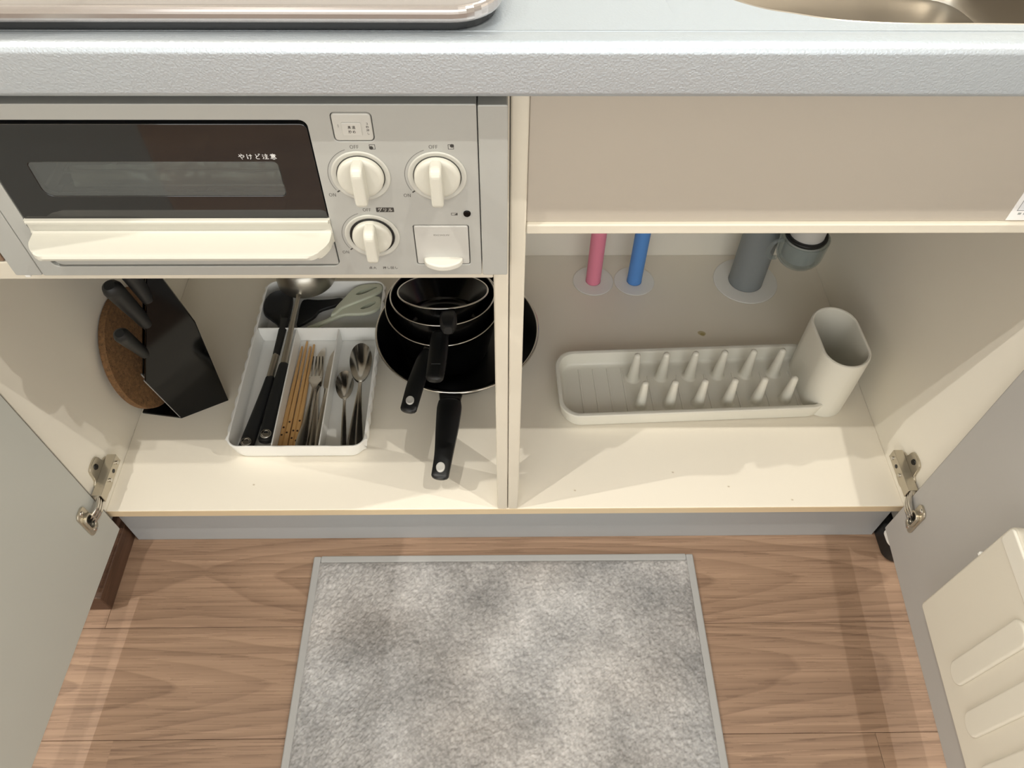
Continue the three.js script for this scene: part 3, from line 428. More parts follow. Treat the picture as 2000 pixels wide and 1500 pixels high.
  part(st, 'grill_tray', join(box(-0.40, -0.160, 0.548, 0.5505, -0.2, 0.006, 0.001), box(-0.40, -0.160, 0.55, 0.566, 0.003, 0.006, 0.001), box(-0.40, -0.160, 0.55, 0.57, -0.2, -0.197, 0.001), box(-0.403, -0.4, 0.55, 0.566, -0.2, 0.006, 0.001), box(-0.16, -0.157, 0.55, 0.566, -0.2, 0.006, 0.001)), std('#8d877c', 0.3, { metalness: 0.9 }));
  part(st, 'wire_rack', join(tube([[-0.345, 0.6085, 0.008], [-0.175, 0.6085, 0.008]], 0.0008, 2, 8), tube([[-0.352, 0.5985, 0.0085], [-0.175, 0.5985, 0.0085]], 0.0009, 2, 8), tube([[-0.340, 0.5845, 0.009], [-0.175, 0.5845, 0.009]], 0.0011, 2, 8), tube([[-0.37, 0.592, 0.002], [-0.165, 0.592, 0.002]], 0.0011, 2), tube([[-0.37, 0.592, -0.03], [-0.165, 0.592, -0.03]], 0.0011, 2), tube([[-0.37, 0.592, -0.07], [-0.165, 0.592, -0.07]], 0.0011, 2), ...[0, 1, 2, 3, 4, 5].map((i) => tube([[-0.37 + i * 0.041, 0.590, 0.002], [-0.37 + i * 0.041, 0.590, -0.15]], 0.0009, 2))), steel);
}

// ------------------------------------------------------------------ pipes behind
const pipe = (name, label, color, x, z, r, disc, top) => {
  const t = thing(name, label, 'pipe', [x, 0, z]);
  part(t, 'tube', cyl(r, r, top - 0.0002, 40).translate(x, (top + 0.0002) / 2, z), std(color, 0.6));
  part(t, 'floor_disc', lathe([[r + 0.0004, 0.0002], [disc, 0.0002], [disc, 0.0012], [disc - 0.0012, 0.0022], [r + 0.0012, 0.0026], [r + 0.0004, 0.002]], 64).translate(x, 0, z), std('#f0eee8', 0.45));
};
pipe('hot_water_pipe', 'pink foam covered water pipe rising from a white floor disc', '#f08fa8', 0.1605, -0.4665, 0.0133, 0.0370, 0.70);
pipe('cold_water_pipe', 'blue foam covered water pipe rising from a white floor disc', '#5c96e0', 0.2360, -0.4660, 0.0133, 0.0370, 0.70);
pipe('drain_pipe', 'thick grey drain pipe rising from a wide white floor disc', '#8a8f90', 0.4410, -0.4660, 0.0305, 0.0580, 0.542);
{
  const cx = 0.487, cz = -0.405, y0 = 0.100; const smoke = std('#e3e8e8', 0.12, { transmission: 0.9, thickness: 0, ior: 1.45 });
  const t = thing('drain_trap', 'smoky clear drain trap bowl with dark ring hanging beside the thick grey pipe', 'drain trap', [cx, y0, cz]);
  const prof = []; for (let i = 0; i <= 10; i++) { const a = i / 10 * Math.PI / 2; prof.push([0.038 * Math.sin(a), y0 + 0.032 - 0.032 * Math.cos(a)]); } prof.push([0.0395, y0 + 0.062], [0.0375, y0 + 0.062]); for (let i = 10; i >= 0; i--) { const a = i / 10 * Math.PI / 2; prof.push([0.0355 * Math.sin(a), y0 + 0.032 - 0.0295 * Math.cos(a)]); }
  part(t, 'bowl', lathe(prof, 40).translate(cx, 0, cz), smoke);
  part(t, 'ring', lathe([[0.0285, y0 + 0.0625], [0.0335, y0 + 0.0625], [0.0345, y0 + 0.066], [0.0335, y0 + 0.069], [0.0285, y0 + 0.069], [0.0285, y0 + 0.0625]], 40).translate(cx, 0, cz), blackPlastic);
  part(t, 'lug', tube([[cx - 0.037, y0 + 0.020, cz + 0.004], [cx - 0.048, y0 + 0.022, cz + 0.006], [cx - 0.056, y0 + 0.036, cz + 0.007], [cx - 0.050, y0 + 0.054, cz + 0.006], [cx - 0.038, y0 + 0.058, cz + 0.004]], 0.0036, 24, 10), smoke);
  part(t, 'inner_tube', lathe([[0, y0 + 0.018], [0.024, y0 + 0.018], [0.0282, y0 + 0.022], [0.0282, 0.53], [0, 0.53]], 36).translate(cx, 0, cz), std('#c9c8c4', 0.55));
}

// ------------------------------------------------------------------ dish rack (drying tray with pegs and cutlery cup)
{
  const cx = 0.3115, cz = -0.2155, ang = 0.039, R = new THREE.Matrix4().makeRotationY(ang).setPosition(cx, 0, cz), M = (g) => { g = plain(g); g.applyMatrix4(R); return g; };
  const t = thing('dish_rack', 'off-white plastic draining tray with two rows of pegs and a tall cutlery cup', 'dish rack', [cx, 0, cz]);
  const hx = 0.2315, hz = 0.0665;
  const base = shell([[hx - 0.014, hz - 0.010, 0.026, 0.0004], [hx - 0.008, hz - 0.005, 0.030, 0.0012], [hx - 0.0045, hz - 0.003, 0.032, 0.006], [hx - 0.001, hz - 0.001, 0.034, 0.026], [hx, hz, 0.034, 0.0295], [hx - 0.0012, hz - 0.0012, 0.033, 0.0316], [hx - 0.004, hz - 0.004, 0.031, 0.0322], [hx - 0.0068, hz - 0.0068, 0.029, 0.0312], [hx - 0.0082, hz - 0.0082, 0.027, 0.0285], [hx - 0.0115, hz - 0.0105, 0.024, 0.0105], [hx - 0.0145, hz - 0.0135, 0.021, 0.0072], [hx - 0.02, hz - 0.019, 0.017, 0.0062]]);
  base.scale(0.925, 1, 1); base.translate(-0.0174, 0, 0); part(t, 'tray', M(base), offWhite);
  const ridge = (x, z0, z1) => loft([[x, 0.0062, z0, 0.0016, 0.0018], [x, 0.0062, (z0 + z1) / 2, 0.0016, 0.0018], [x, 0.0062, z1, 0.0016, 0.0018]], { n: 8, steps: 2 });
  for (let i = 0; i < 4; i++) part(t, 'ridge', M(ridge(-0.190 + i * 0.0235, -0.045, 0.045)), offWhite);
  for (let i = 0; i < 6; i++) part(t, 'ridge', M(ridge(-0.078 + i * 0.0468, -0.026, 0.047)), offWhite);
  const peg = (x, z) => { const p = []; for (const [r, y] of [[0.0135, 0.006], [0.0112, 0.0066], [0.0098, 0.0085], [0.0090, 0.012], [0.0068, 0.040], [0.0054, 0.0615]]) p.push([r, y]); for (let i = 1; i <= 6; i++) { const a = i / 6 * Math.PI / 2; p.push([0.0054 * Math.cos(a), 0.0625 + 0.0052 * Math.sin(a)]); } return lathe(p, 24).translate(x, 0, z); };
  for (let i = 0; i < 6; i++) part(t, 'peg', M(peg(-0.1030 + i * 0.0468, -0.0245)), offWhite);
  for (let i = 0; i < 6; i++) part(t, 'peg', M(peg(-0.0995 + i * 0.0468, 0.0315)), offWhite);
  const L = (w, l, r, y) => [w, l, r, y];
  const cup = shell([L(0.033, 0.0625, 0.033, 0.0004), L(0.0345, 0.064, 0.0345, 0.002), L(0.0358, 0.0635, 0.0358, 0.05), L(0.0368, 0.0620, 0.0368, 0.121), L(0.0362, 0.0614, 0.0362, 0.1235), L(0.0345, 0.0597, 0.0345, 0.1246), L(0.0325, 0.0577, 0.0325, 0.1238), L(0.0315, 0.0567, 0.0315, 0.1215), L(0.0285, 0.054, 0.0285, 0.014), L(0.025, 0.050, 0.025, 0.010)], { cx: 0.1955, cz: 0.0005, n: 14 });
  part(t, 'cutlery_cup', M(cup), offWhite);
}

// ------------------------------------------------------------------ cutlery tray and what lies in it
{
  const x0 = -0.4200, x1 = -0.2125, z0 = -0.434, z1 = -0.0865, cx = (x0 + x1) / 2, cz = (z0 + z1) / 2, hx = (x1 - x0) / 2, hz = (z1 - z0) / 2, Ht = 0.0355;
  const t = thing('cutlery_tray', 'white plastic cutlery tray divided into four compartments with wavy sides', 'cutlery tray', [cx, 0, cz]);
  const wav = (amp) => (q) => { const s = Math.sign(q.x - cx), e = Math.abs(q.z - cz); if (Math.abs(q.x - cx) > hx - 0.012 && e < hz - 0.014) q.x += s * amp * Math.abs(Math.sin((q.z - cz) / 0.0125 * Math.PI / 2)) * (q.y > Ht - 0.004 || q.y < 0.003 ? 0.6 : 1); };
  const lv = [[hx - 0.012, hz - 0.010, 0.014, 0.0003], [hx - 0.007, hz - 0.0055, 0.018, 0.0018], [hx - 0.0045, hz - 0.0035, 0.018, 0.008], [hx - 0.003, hz - 0.0022, 0.018, 0.018], [hx - 0.0012, hz - 0.0010, 0.018, 0.030], [hx, hz, 0.018, Ht - 0.0012], [hx - 0.0006, hz - 0.0006, 0.0175, Ht], [hx - 0.0022, hz - 0.0022, 0.0165, Ht], [hx - 0.0030, hz - 0.0030, 0.016, Ht - 0.001], [hx - 0.0062, hz - 0.0055, 0.014, 0.006], [hx - 0.010, hz - 0.009, 0.010, 0.0026]];
  // long sides get extra points so that the weave relief can be formed
  const dense = lv.map(([a, b, r, y]) => { const o = rr(-a, a, -b, b, r, 8), out = []; o.forEach((q, i) => { const w = o[(i + 1) % o.length], d = Math.hypot(w[0] - q[0], w[1] - q[1]), k = Math.abs(w[0] - q[0]) < 1e-6 && d > 0.05 ? 110 : 1; for (let j = 0; j < k; j++) out.push([q[0] + (w[0] - q[0]) * j / k, q[1] + (w[1] - q[1]) * j / k]); }); return out.map(([x, z]) => V(cx + x, y, cz + z)); });
  dense.forEach((r, li) => { if (li >= 1 && li <= 5) r.forEach(wav(0.0042)); });
  part(t, 'body', skin(dense.map((r) => r.reverse()), true, true, 0.9), white);
  part(t, 'divider', box(x0 + 0.004, x1 - 0.004, 0.003, 0.0348, -0.3245, -0.3222, 0.001), white);
  part(t, 'divider', box(-0.3528, -0.3506, 0.003, 0.0335, -0.3226, z1 - 0.004, 0.0009), white);
  part(t, 'divider', box(-0.2822, -0.2800, 0.003, 0.0335, -0.3226, z1 - 0.004, 0.0009), white);
}
const FLR = 0.0032;
{ // black cooking spoon
  const t = thing('cooking_spoon', 'black nylon cooking spoon with steel collar and black handle in the white tray', 'spoon', [-0.385, 0.02, -0.25]);
  const head = closed([[-0.3880, -0.4090], [-0.3735, -0.4035], [-0.3675, -0.3870], [-0.3665, -0.365], [-0.3675, -0.340], [-0.3690, -0.325], [-0.3810, -0.325], [-0.3880, -0.333], [-0.4000, -0.343], [-0.4105, -0.3530], [-0.4155, -0.3690], [-0.4150, -0.388], [-0.4050, -0.4040]], 4);
  const hc = [-0.392, -0.372], rings = [[1, 0], [1.0, 0.0022], [0.95, 0.0035], [0.80, -0.002], [0.5, -0.0065], [0.15, -0.0085]].map(([s, dy]) => head.map(([x, z]) => V(hc[0] + (x - hc[0]) * s, 0.034 + dy - (z + 0.37) * 0.05, hc[1] + (z - hc[1]) * s)));
  const under = [[0.15, -0.0115], [0.5, -0.0095], [0.85, -0.004]].map(([s, dy]) => head.map(([x, z]) => V(hc[0] + (x - hc[0]) * s, 0.034 + dy - (z + 0.37) * 0.05, hc[1] + (z - hc[1]) * s)));
  part(t, 'head', skin([...under, ...rings], true, true, 1), blackSatin);
  part(t, 'neck', loft([[-0.3745, 0.0325, -0.345, 0.0075, 0.004], [-0.3755, 0.0315, -0.32, 0.0064, 0.0044], [-0.3772, 0.029, -0.268, 0.0057, 0.0048]], { round: false }), blackSatin);
  part(t, 'collar', loft([[-0.3773, 0.029, -0.2695, 0.0058, 0.005], [-0.3790, 0.0268, -0.243, 0.0058, 0.0052], [-0.3808, 0.0245, -0.219, 0.0062, 0.0054]], { p: 2.2 }), brushed);
  part(t, 'handle', loft([[-0.3798, 0.0245, -0.2235, 0.0072, 0.0062], [-0.3832, 0.021, -0.195, 0.0086, 0.0066], [-0.3905, 0.0165, -0.145, 0.0102, 0.0066], [-0.3975, 0.0125, -0.1, 0.0114, 0.0058]], { p: 2.8 }), blackSatin);
  part(t, 'eyelet', lathe([[0.0048, 0.001], [0.0066, 0.0022], [0.0082, 0.001], [0.0082, -0.002], [0.0048, -0.002]], 28).translate(-0.3964, 0.0188, -0.1065), steel);
  part(t, 'eyelet_floor', cyl(0.0052, 0.0052, 0.001, 24).translate(-0.3964, 0.0188, -0.1065), brushed);
}
{ // ladle, its bowl upside down over the back rim
  const t = thing('soup_ladle', 'steel soup ladle lying bowl down with a black handle in the white tray', 'ladle', [-0.357, 0.03, -0.25]);
  const cx = -0.3520, cz = -0.4385, yb = 0.0385, p = [];
  for (let i = 0; i <= 9; i++) { const a = i / 9; p.push([0.0508 - 0.013 * a * a, yb + 0.043 * Math.sin(a * 1.2)]); } p.push([0.028, yb + 0.0445], [0.014, yb + 0.0475], [0, yb + 0.0482], [0, yb + 0.0468], [0.027, yb + 0.0432]); for (let i = 9; i >= 0; i--) { const a = i / 9; p.push([0.0496 - 0.013 * a * a, yb + 0.0415 * Math.sin(a * 1.2)]); } p.push([0.0508, yb]);
  part(t, 'bowl', lathe(p, 56).translate(cx, 0, cz), brushed);
  part(t, 'stem', loft([[-0.3555, 0.0475, -0.3905, 0.0052, 0.0016], [-0.3560, 0.0455, -0.378, 0.0036, 0.0024], [-0.3580, 0.041, -0.335, 0.0040, 0.0028], [-0.3595, 0.0355, -0.29, 0.0052, 0.0036], [-0.3603, 0.031, -0.24, 0.0062, 0.005]], { p: 2.3 }), brushed);
  part(t, 'handle', loft([[-0.3602, 0.0310, -0.2455, 0.0074, 0.0062], [-0.3625, 0.028, -0.215, 0.0088, 0.0068], [-0.3655, 0.0238, -0.165, 0.0102, 0.0068], [-0.3672, 0.0190, -0.1095, 0.0110, 0.0062]], { p: 2.8 }), blackSatin);
  part(t, 'eyelet', lathe([[0.005, 0.001], [0.007, 0.0022], [0.0086, 0.001], [0.0086, -0.002], [0.005, -0.002]], 28).translate(-0.3668, 0.0255, -0.1165), steel);
  part(t, 'eyelet_floor', cyl(0.0054, 0.0054, 0.001, 24).translate(-0.3668, 0.0255, -0.1165), brushed);
}
{ // kitchen scissors
  const t = thing('kitchen_scissors', 'pale green handled kitchen scissors with a black blade cover in the back compartment', 'scissors', [-0.28, 0.01, -0.38]);
  const q = (g) => { const p = g.attributes.position; for (let i = 0; i < p.count; i++) p.setY(i, p.getY(i) + (p.getX(i) + 0.36) * 0.09); g.computeVertexNormals(); return g; };
  part(t, 'blade_cover', q(plain(lying(closed([[-0.3592, -0.3472], [-0.3606, -0.3632], [-0.3611, -0.396], [-0.3569, -0.4077], [-0.3309, -0.4051], [-0.3067, -0.4050], [-0.2879, -0.4058], [-0.2853, -0.3954], [-0.3031, -0.3868], [-0.325, -0.378], [-0.3306, -0.3666], [-0.341, -0.3569], [-0.3496, -0.3505]], 3), 0.008, 0.0155, 0.002, [], 3))), blackSatin);
  part(t, 'handle', q(plain(lying(closed([[-0.3003, -0.3580], [-0.2944, -0.3775], [-0.2816, -0.3989], [-0.2697, -0.4178], [-0.2555, -0.4265], [-0.2352, -0.4282], [-0.2217, -0.4260], [-0.2166, -0.4194], [-0.2178, -0.4105], [-0.2269, -0.4014], [-0.2474, -0.3908], [-0.2678, -0.381], [-0.2827, -0.3730], [-0.2929, -0.3609]], 4), 0.0165, 0.0238, 0.0028, [closed([[-0.2653, -0.4032], [-0.2539, -0.4147], [-0.2365, -0.4203], [-0.2248, -0.4203], [-0.2228, -0.4164], [-0.2320, -0.4092], [-0.2486, -0.4005], [-0.258, -0.399]], 4)], 4))), sage);
  part(t, 'handle', q(plain(lying(closed([[-0.3403, -0.3371], [-0.3209, -0.3481], [-0.3045, -0.3566], [-0.2958, -0.3701], [-0.2827, -0.3789], [-0.2643, -0.3854], [-0.2489, -0.3967], [-0.2326, -0.4015], [-0.2206, -0.3989], [-0.2163, -0.3892], [-0.2161, -0.3783], [-0.2226, -0.3679], [-0.235, -0.3615], [-0.2538, -0.36], [-0.2777, -0.3607], [-0.2979, -0.3518], [-0.3143, -0.3423], [-0.331, -0.3351]], 4), 0.0125, 0.0198, 0.0028, [closed([[-0.291, -0.3695], [-0.2829, -0.3786], [-0.2696, -0.3820], [-0.2749, -0.3756], [-0.2849, -0.3693]], 4), closed([[-0.2543, -0.371], [-0.247, -0.3804], [-0.2332, -0.3883], [-0.2243, -0.3882], [-0.2233, -0.3819], [-0.2312, -0.3735], [-0.2454, -0.3677]], 4)], 4))), sage);
  part(t, 'pivot', lathe([[0, 0.0012], [0.0028, 0.001], [0.0034, 0]], 18).translate(-0.2965, 0.0262, -0.3640), std('#aeb19b', 0.4));
}
// chopsticks: square handles tapering to thin tips, burnt dots near the thick ends
[[-0.3457, -0.306, -0.3478, -0.0985, 'bamboo chopstick with burnt dots lying against the tray divider, first of four', [[0.026, 0], [0.040, 0.0005]]],
  [-0.3388, -0.317, -0.3400, -0.0985, 'bamboo chopstick with burnt dots, second of four from the black ladle handle', [[0.030, -0.0004], [0.050, 0.0005]]],
  [-0.3319, -0.306, -0.3312, -0.0985, 'bamboo chopstick with burnt dots, third of four from the black ladle handle', [[0.020, 0], [0.034, 0.0004]]],
  [-0.3260, -0.310, -0.3236, -0.0985, 'bamboo chopstick with burnt dots lying next to the fork', [[0.015, 0], [0.033, -0.0004], [0.052, 0.0004]]]].forEach(([ax, az, bx, bz, label, dots], i) => {
  const lift = i % 2 ? 0.0006 : 0, t = thing('chopstick', label, 'chopstick', [bx, FLR, bz], 'bamboo chopsticks in the white cutlery tray');
  const g = loft([[ax, FLR + 0.0022 + lift, az, 0.0016, 0.0016], [ax + (bx - ax) * 0.5, FLR + 0.0030 + lift, az + (bz - az) * 0.5, 0.0030, 0.0030], [bx, FLR + 0.0036 + lift, bz, 0.0039, 0.0039]], { n: 12, p: 6, steps: 4 });
  part(t, 'stick', g, bamboo);
  for (const [d, o] of dots) { const k = d / (bz - az); part(t, 'burn_mark', cyl(0.0016, 0.0016, 0.0004, 12).translate(bx + (ax - bx) * k + o, FLR + 0.0076 + lift - 0.0012 * k, bz - d), burn); }
});
{ // fork on top of two knives
  const t = thing('dinner_fork', 'steel dinner fork with four tines resting across two table knives', 'fork', [-0.312, 0.01, -0.18]);
  const tines = [];
  for (let i = 0; i < 4; i++) { const o = -0.0084 + i * 0.0056, X = -0.3117 + o; tines.push(loft([[X - 0.0005 - o * 0.1, 0.0165, -0.276, 0.0010, 0.0008], [X - 0.0004, 0.0130, -0.262, 0.0014, 0.0010], [X, 0.0118, -0.245, 0.0016, 0.0011], [X + o * 0.05, 0.0128, -0.234, 0.0021, 0.0012]], { n: 8, steps: 3 })); }
  part(t, 'tines', join(tines), steel);
  part(t, 'handle', loft([[-0.3112, 0.0125, -0.237, 0.0106, 0.0011], [-0.3108, 0.0138, -0.228, 0.0104, 0.0012], [-0.3100, 0.0156, -0.2185, 0.0062, 0.0013], [-0.3101, 0.0160, -0.208, 0.0030, 0.0016], [-0.3110, 0.0150, -0.185, 0.0030, 0.0015], [-0.3128, 0.0128, -0.145, 0.0056, 0.0013], [-0.3150, 0.0112, -0.112, 0.0088, 0.0012], [-0.3158, 0.0108, -0.0975, 0.0078, 0.0011]], { n: 14, p: 2.4 }), steel);
}
[[[-0.3105, -0.3040], [-0.3065, -0.220], [-0.2990, -0.0985], 'steel table knife under the fork, its blunt blade beside the chopstick tips', FLR + 0.0012, -1], [[-0.2898, -0.3008], [-0.2915, -0.2150], [-0.2905, -0.0985], 'steel table knife lying against the tray divider, half under the fork', FLR + 0.0012, 1]].forEach(([a, m, b, label, y, k]) => {
  const t = thing('table_knife', label, 'knife', [m[0], y, m[1]], 'table knives in the white cutlery tray');
  const w = 0.0066, bl = closed([[a[0] + 0.004, a[1] - 0.001], [a[0] + 0.0005, a[1]], [a[0] - 0.0058, a[1] + 0.012], [a[0] - 0.0078, a[1] + 0.028], [m[0] - 0.0072, m[1] - 0.03], [m[0] - 0.0055, m[1] - 0.004], [m[0] + 0.0034, m[1]], [m[0] + 0.0045, m[1] - 0.03], [a[0] + 0.0060, a[1] + 0.03], [a[0] + 0.0058, a[1] + 0.010]], 4);
  part(t, 'blade', lying(bl, y - 0.0008, y + 0.0008, 0.0006), steel);
  part(t, 'handle', loft([[m[0] - 0.0005, y, m[1] - 0.003, 0.0042, 0.0010], [m[0], y + 0.0012, m[1] + 0.012, 0.0040, 0.0022], [(m[0] + b[0]) / 2, y + 0.0015, (m[1] + b[1]) / 2, 0.0058, 0.0026], [b[0], y + 0.0015, b[1] - 0.004, 0.0076, 0.0026]], { n: 14 }), steel);
});
function makeSpoon(name, label, tip, neck, w, end, y, yHandle, ew, group) {
  const dx = tip[0] - neck[0], dz = tip[1] - neck[1], L = Math.hypot(dx, dz), ux = dx / L, uz = dz / L, vx = -uz, vz = ux, c = [(tip[0] + neck[0]) / 2, (tip[1] + neck[1]) / 2];
  const t = thing(name, label, 'spoon', [c[0], y, c[1]], group);
  const ring = (s, dy) => { const o = []; for (let i = 0; i < 40; i++) { const a = i / 40 * 2 * Math.PI, k = Math.cos(a), e = 1 + 0.13 * k; o.push(V(c[0] + (ux * k * L / 2 + vx * Math.sin(a) * w * e) * s, y + dy + 0.0022 * s * s * k * k * 0.4, c[1] + (uz * k * L / 2 + vz * Math.sin(a) * w * e) * s)); } return o; };
  const D = L * 0.16, R = []; for (let i = 0; i <= 8; i++) { const s = 0.03 + 0.97 * i / 8; R.push(ring(s, D * s * s + 0.0004)); } R.push(ring(1.012, D + 0.0009)); for (let i = 8; i >= 0; i--) { const s = 0.03 + 0.97 * i / 8; R.push(ring(s, D * s * s + 0.0016)); }
  part(t, 'bowl', skin(R, true, true, 1.2), steel);
  const ex = end[0] - neck[0], ez = end[1] - neck[1];
  part(t, 'handle', loft([[neck[0] + ux * 0.004, y + D + 0.0006, neck[1] + uz * 0.004, 0.0034, 0.0011], [neck[0] + ex * 0.1, y + D + 0.0018, neck[1] + ez * 0.1, 0.0026, 0.0015], [neck[0] + ex * 0.4, y + D + 0.001, neck[1] + ez * 0.4, 0.0036, 0.0013], [neck[0] + ex * 0.8, (y + D + yHandle) / 2, neck[1] + ez * 0.8, ew * 0.86, 0.0011], [end[0], yHandle, end[1], ew, 0.001]], { n: 12, p: 2.4 }), steel);
  return t;
}
makeSpoon('table_spoon', 'larger steel table spoon nested on top of another one in the white tray', [-0.2432, -0.3000], [-0.2352, -0.2195], 0.0180, [-0.2255, -0.1015], 0.0070, 0.0085, 0.0072, 'table spoons in the white cutlery tray');
makeSpoon('table_spoon', 'steel table spoon underneath, only its handle showing beside the teaspoon handle', [-0.2428, -0.2985], [-0.2362, -0.2195], 0.0174, [-0.2392, -0.1015], FLR + 0.0002, FLR + 0.0016, 0.0072, 'table spoons in the white cutlery tray');
makeSpoon('teaspoon', 'small steel teaspoon with a shorter bowl, beside the nested table spoons', [-0.2648, -0.2460], [-0.2580, -0.1885], 0.0146, [-0.2495, -0.0985], 0.0042, 0.0072, 0.0052);

// ------------------------------------------------------------------ pans
function pan(name, label, cat, c, tilt, prof, rimR, rimY, extra) {
  const M = new THREE.Matrix4().makeRotationX(-tilt).setPosition(...c), A = (g) => { g = plain(g); g.applyMatrix4(M); return g; };
  const t = thing(name, label, cat, c);
  part(t, 'body', A(lathe(prof, 72)), extra.mat ?? enamel);
  part(t, 'rim', A(plain(new THREE.TorusGeometry(rimR, extra.rim ?? 0.0013, 8, 96)).rotateX(Math.PI / 2).translate(0, rimY, 0)), steel);
  for (const [n, g, m] of extra.parts) part(t, n, extra.local ? A(g) : g, m);
  return t;
}
const vessel = (rb, rt, h, base = 0.012) => { const p = [[0, 0], [rb - base, 0]]; for (let i = 1; i <= 5; i++) { const a = i / 5 * Math.PI / 2; p.push([rb - base + base * Math.sin(a), base - base * Math.cos(a)]); } p.push([rt, h - 0.0006], [rt - 0.0005, h + 0.0003], [rt - 0.0022, h - 0.0008]); for (let i = 5; i >= 0; i--) { const a = i / 5 * Math.PI / 2; p.push([rb - base + (base - 0.0022) * Math.sin(a), base - (base - 0.0022) * Math.cos(a)]); } p.push([0, 0.0024]); return p; };
{ // frying pan
  const c = [-0.0805, 0.0002, -0.303];
  pan('frying_pan', 'large black frying pan at the bottom of the stack, handle pointing out', 'frying pan', c, 0, vessel(0.104, 0.1315, 0.055, 0.016), 0.1322, 0.0552, { mat: nonstick, rim: 0.0023, parts: [
    ['bracket', loft([[-0.0868, 0.0455, -0.1765, 0.0185, 0.005], [-0.0872, 0.0465, -0.163, 0.0165, 0.0055], [-0.0876, 0.0470, -0.153, 0.0150, 0.0055]]), darkMetal],
    ['handle', loft([[-0.0878, 0.0470, -0.1590, 0.0175, 0.0075], [-0.0880, 0.0490, -0.145, 0.0190, 0.0085], [-0.0895, 0.0525, -0.105, 0.0172, 0.0085], [-0.0925, 0.0520, -0.06, 0.0138, 0.0075], [-0.0965, 0.0480, -0.0275, 0.0128, 0.0062]], { p: 2.7 }), blackPlastic],
    ['eyelet', lathe([[0, 0.0006], [0.0044, 0.0006], [0.0058, 0.0014], [0.0064, 0.0002], [0.0064, -0.002]], 24).scale(1, 1, 1.25).translate(-0.0957, 0.0568, -0.0375), std('#d4d2cc', 0.4)],
  ] });
}
pan('saucepan', 'black saucepan with the lowest steel rim, nested in the frying pan', 'saucepan', [-0.1010, 0.0035, -0.3085], 0, vessel(0.072, 0.0905, 0.1065, 0.014), 0.0905, 0.1070, { parts: [
  ['bracket', loft([[-0.1195, 0.0985, -0.2235, 0.0080, 0.0035], [-0.1225, 0.0985, -0.212, 0.0070, 0.0045]]), brushed],
  ['handle', loft([[-0.1210, 0.0985, -0.2165, 0.0085, 0.0055], [-0.1255, 0.0990, -0.195, 0.0125, 0.0070], [-0.1350, 0.0970, -0.155, 0.0130, 0.0070], [-0.1435, 0.0900, -0.1145, 0.0122, 0.0060]], { p: 2.7 }), blackPlastic],
  ['eyelet', lathe([[0, 0.0006], [0.0040, 0.0006], [0.0054, 0.0013], [0.0060, 0.0002], [0.0060, -0.002]], 24).scale(1, 1, 1.2).translate(-0.1412, 0.0992, -0.1250), std('#d4d2cc', 0.4)],
] });
const along = (c, tilt, z, y, x = 0) => { const v = V(x, y, z).applyMatrix4(new THREE.Matrix4().makeRotationX(-tilt)); return [c[0] + v.x, c[1] + v.y, c[2] + v.z]; };
{
  const c = [-0.1000, 0.0560, -0.2955], T = 0.17, k = (z, y, x, w, h) => [...along(c, T, z, y, x), w, h];
  pan('saucepan', 'black saucepan with the middle steel rim and a long black handle, second from top', 'saucepan', c, T, vessel(0.066, 0.0815, 0.076, 0.013), 0.0815, 0.0763, { parts: [
    ['bracket', loft([k(0.0775, 0.058, 0.001, 0.0125, 0.008), k(0.090, 0.060, 0.0005, 0.0125, 0.008)]), darkMetal],
    ['handle', loft([k(0.086, 0.060, 0, 0.0128, 0.0080), k(0.110, 0.058, -0.0005, 0.0140, 0.0085), k(0.140, 0.052, -0.002, 0.0138, 0.0085), k(0.164, 0.047, -0.004, 0.0128, 0.0075)], { p: 3.2 }), blackPlastic],
    ['grip_rib', loft([k(0.147, 0.0592, -0.0085, 0.0012, 0.0008), k(0.147, 0.0592, 0.0035, 0.0012, 0.0008)], { n: 8 }), blackSatin],
  ] });
}
{
  const c = [-0.0970, 0.1180, -0.2753], T = 0.40, k = (z, y, x, w, h) => [...along(c, T, z, y, x), w, h];
  pan('saucepan', 'smallest black saucepan tilted at the top of the stack with a stub bracket', 'saucepan', c, T, vessel(0.048, 0.0685, 0.040, 0.012), 0.0685, 0.0403, { parts: [
    ['bracket', loft([k(0.0600, 0.023, 0.011, 0.0085, 0.0125), k(0.0670, 0.024, 0.012, 0.0120, 0.0140), k(0.0800, 0.023, 0.012, 0.0122, 0.0135), k(0.0900, 0.021, 0.0125, 0.0100, 0.0105)], { p: 3.5 }), blackSatin],
  ] });
}

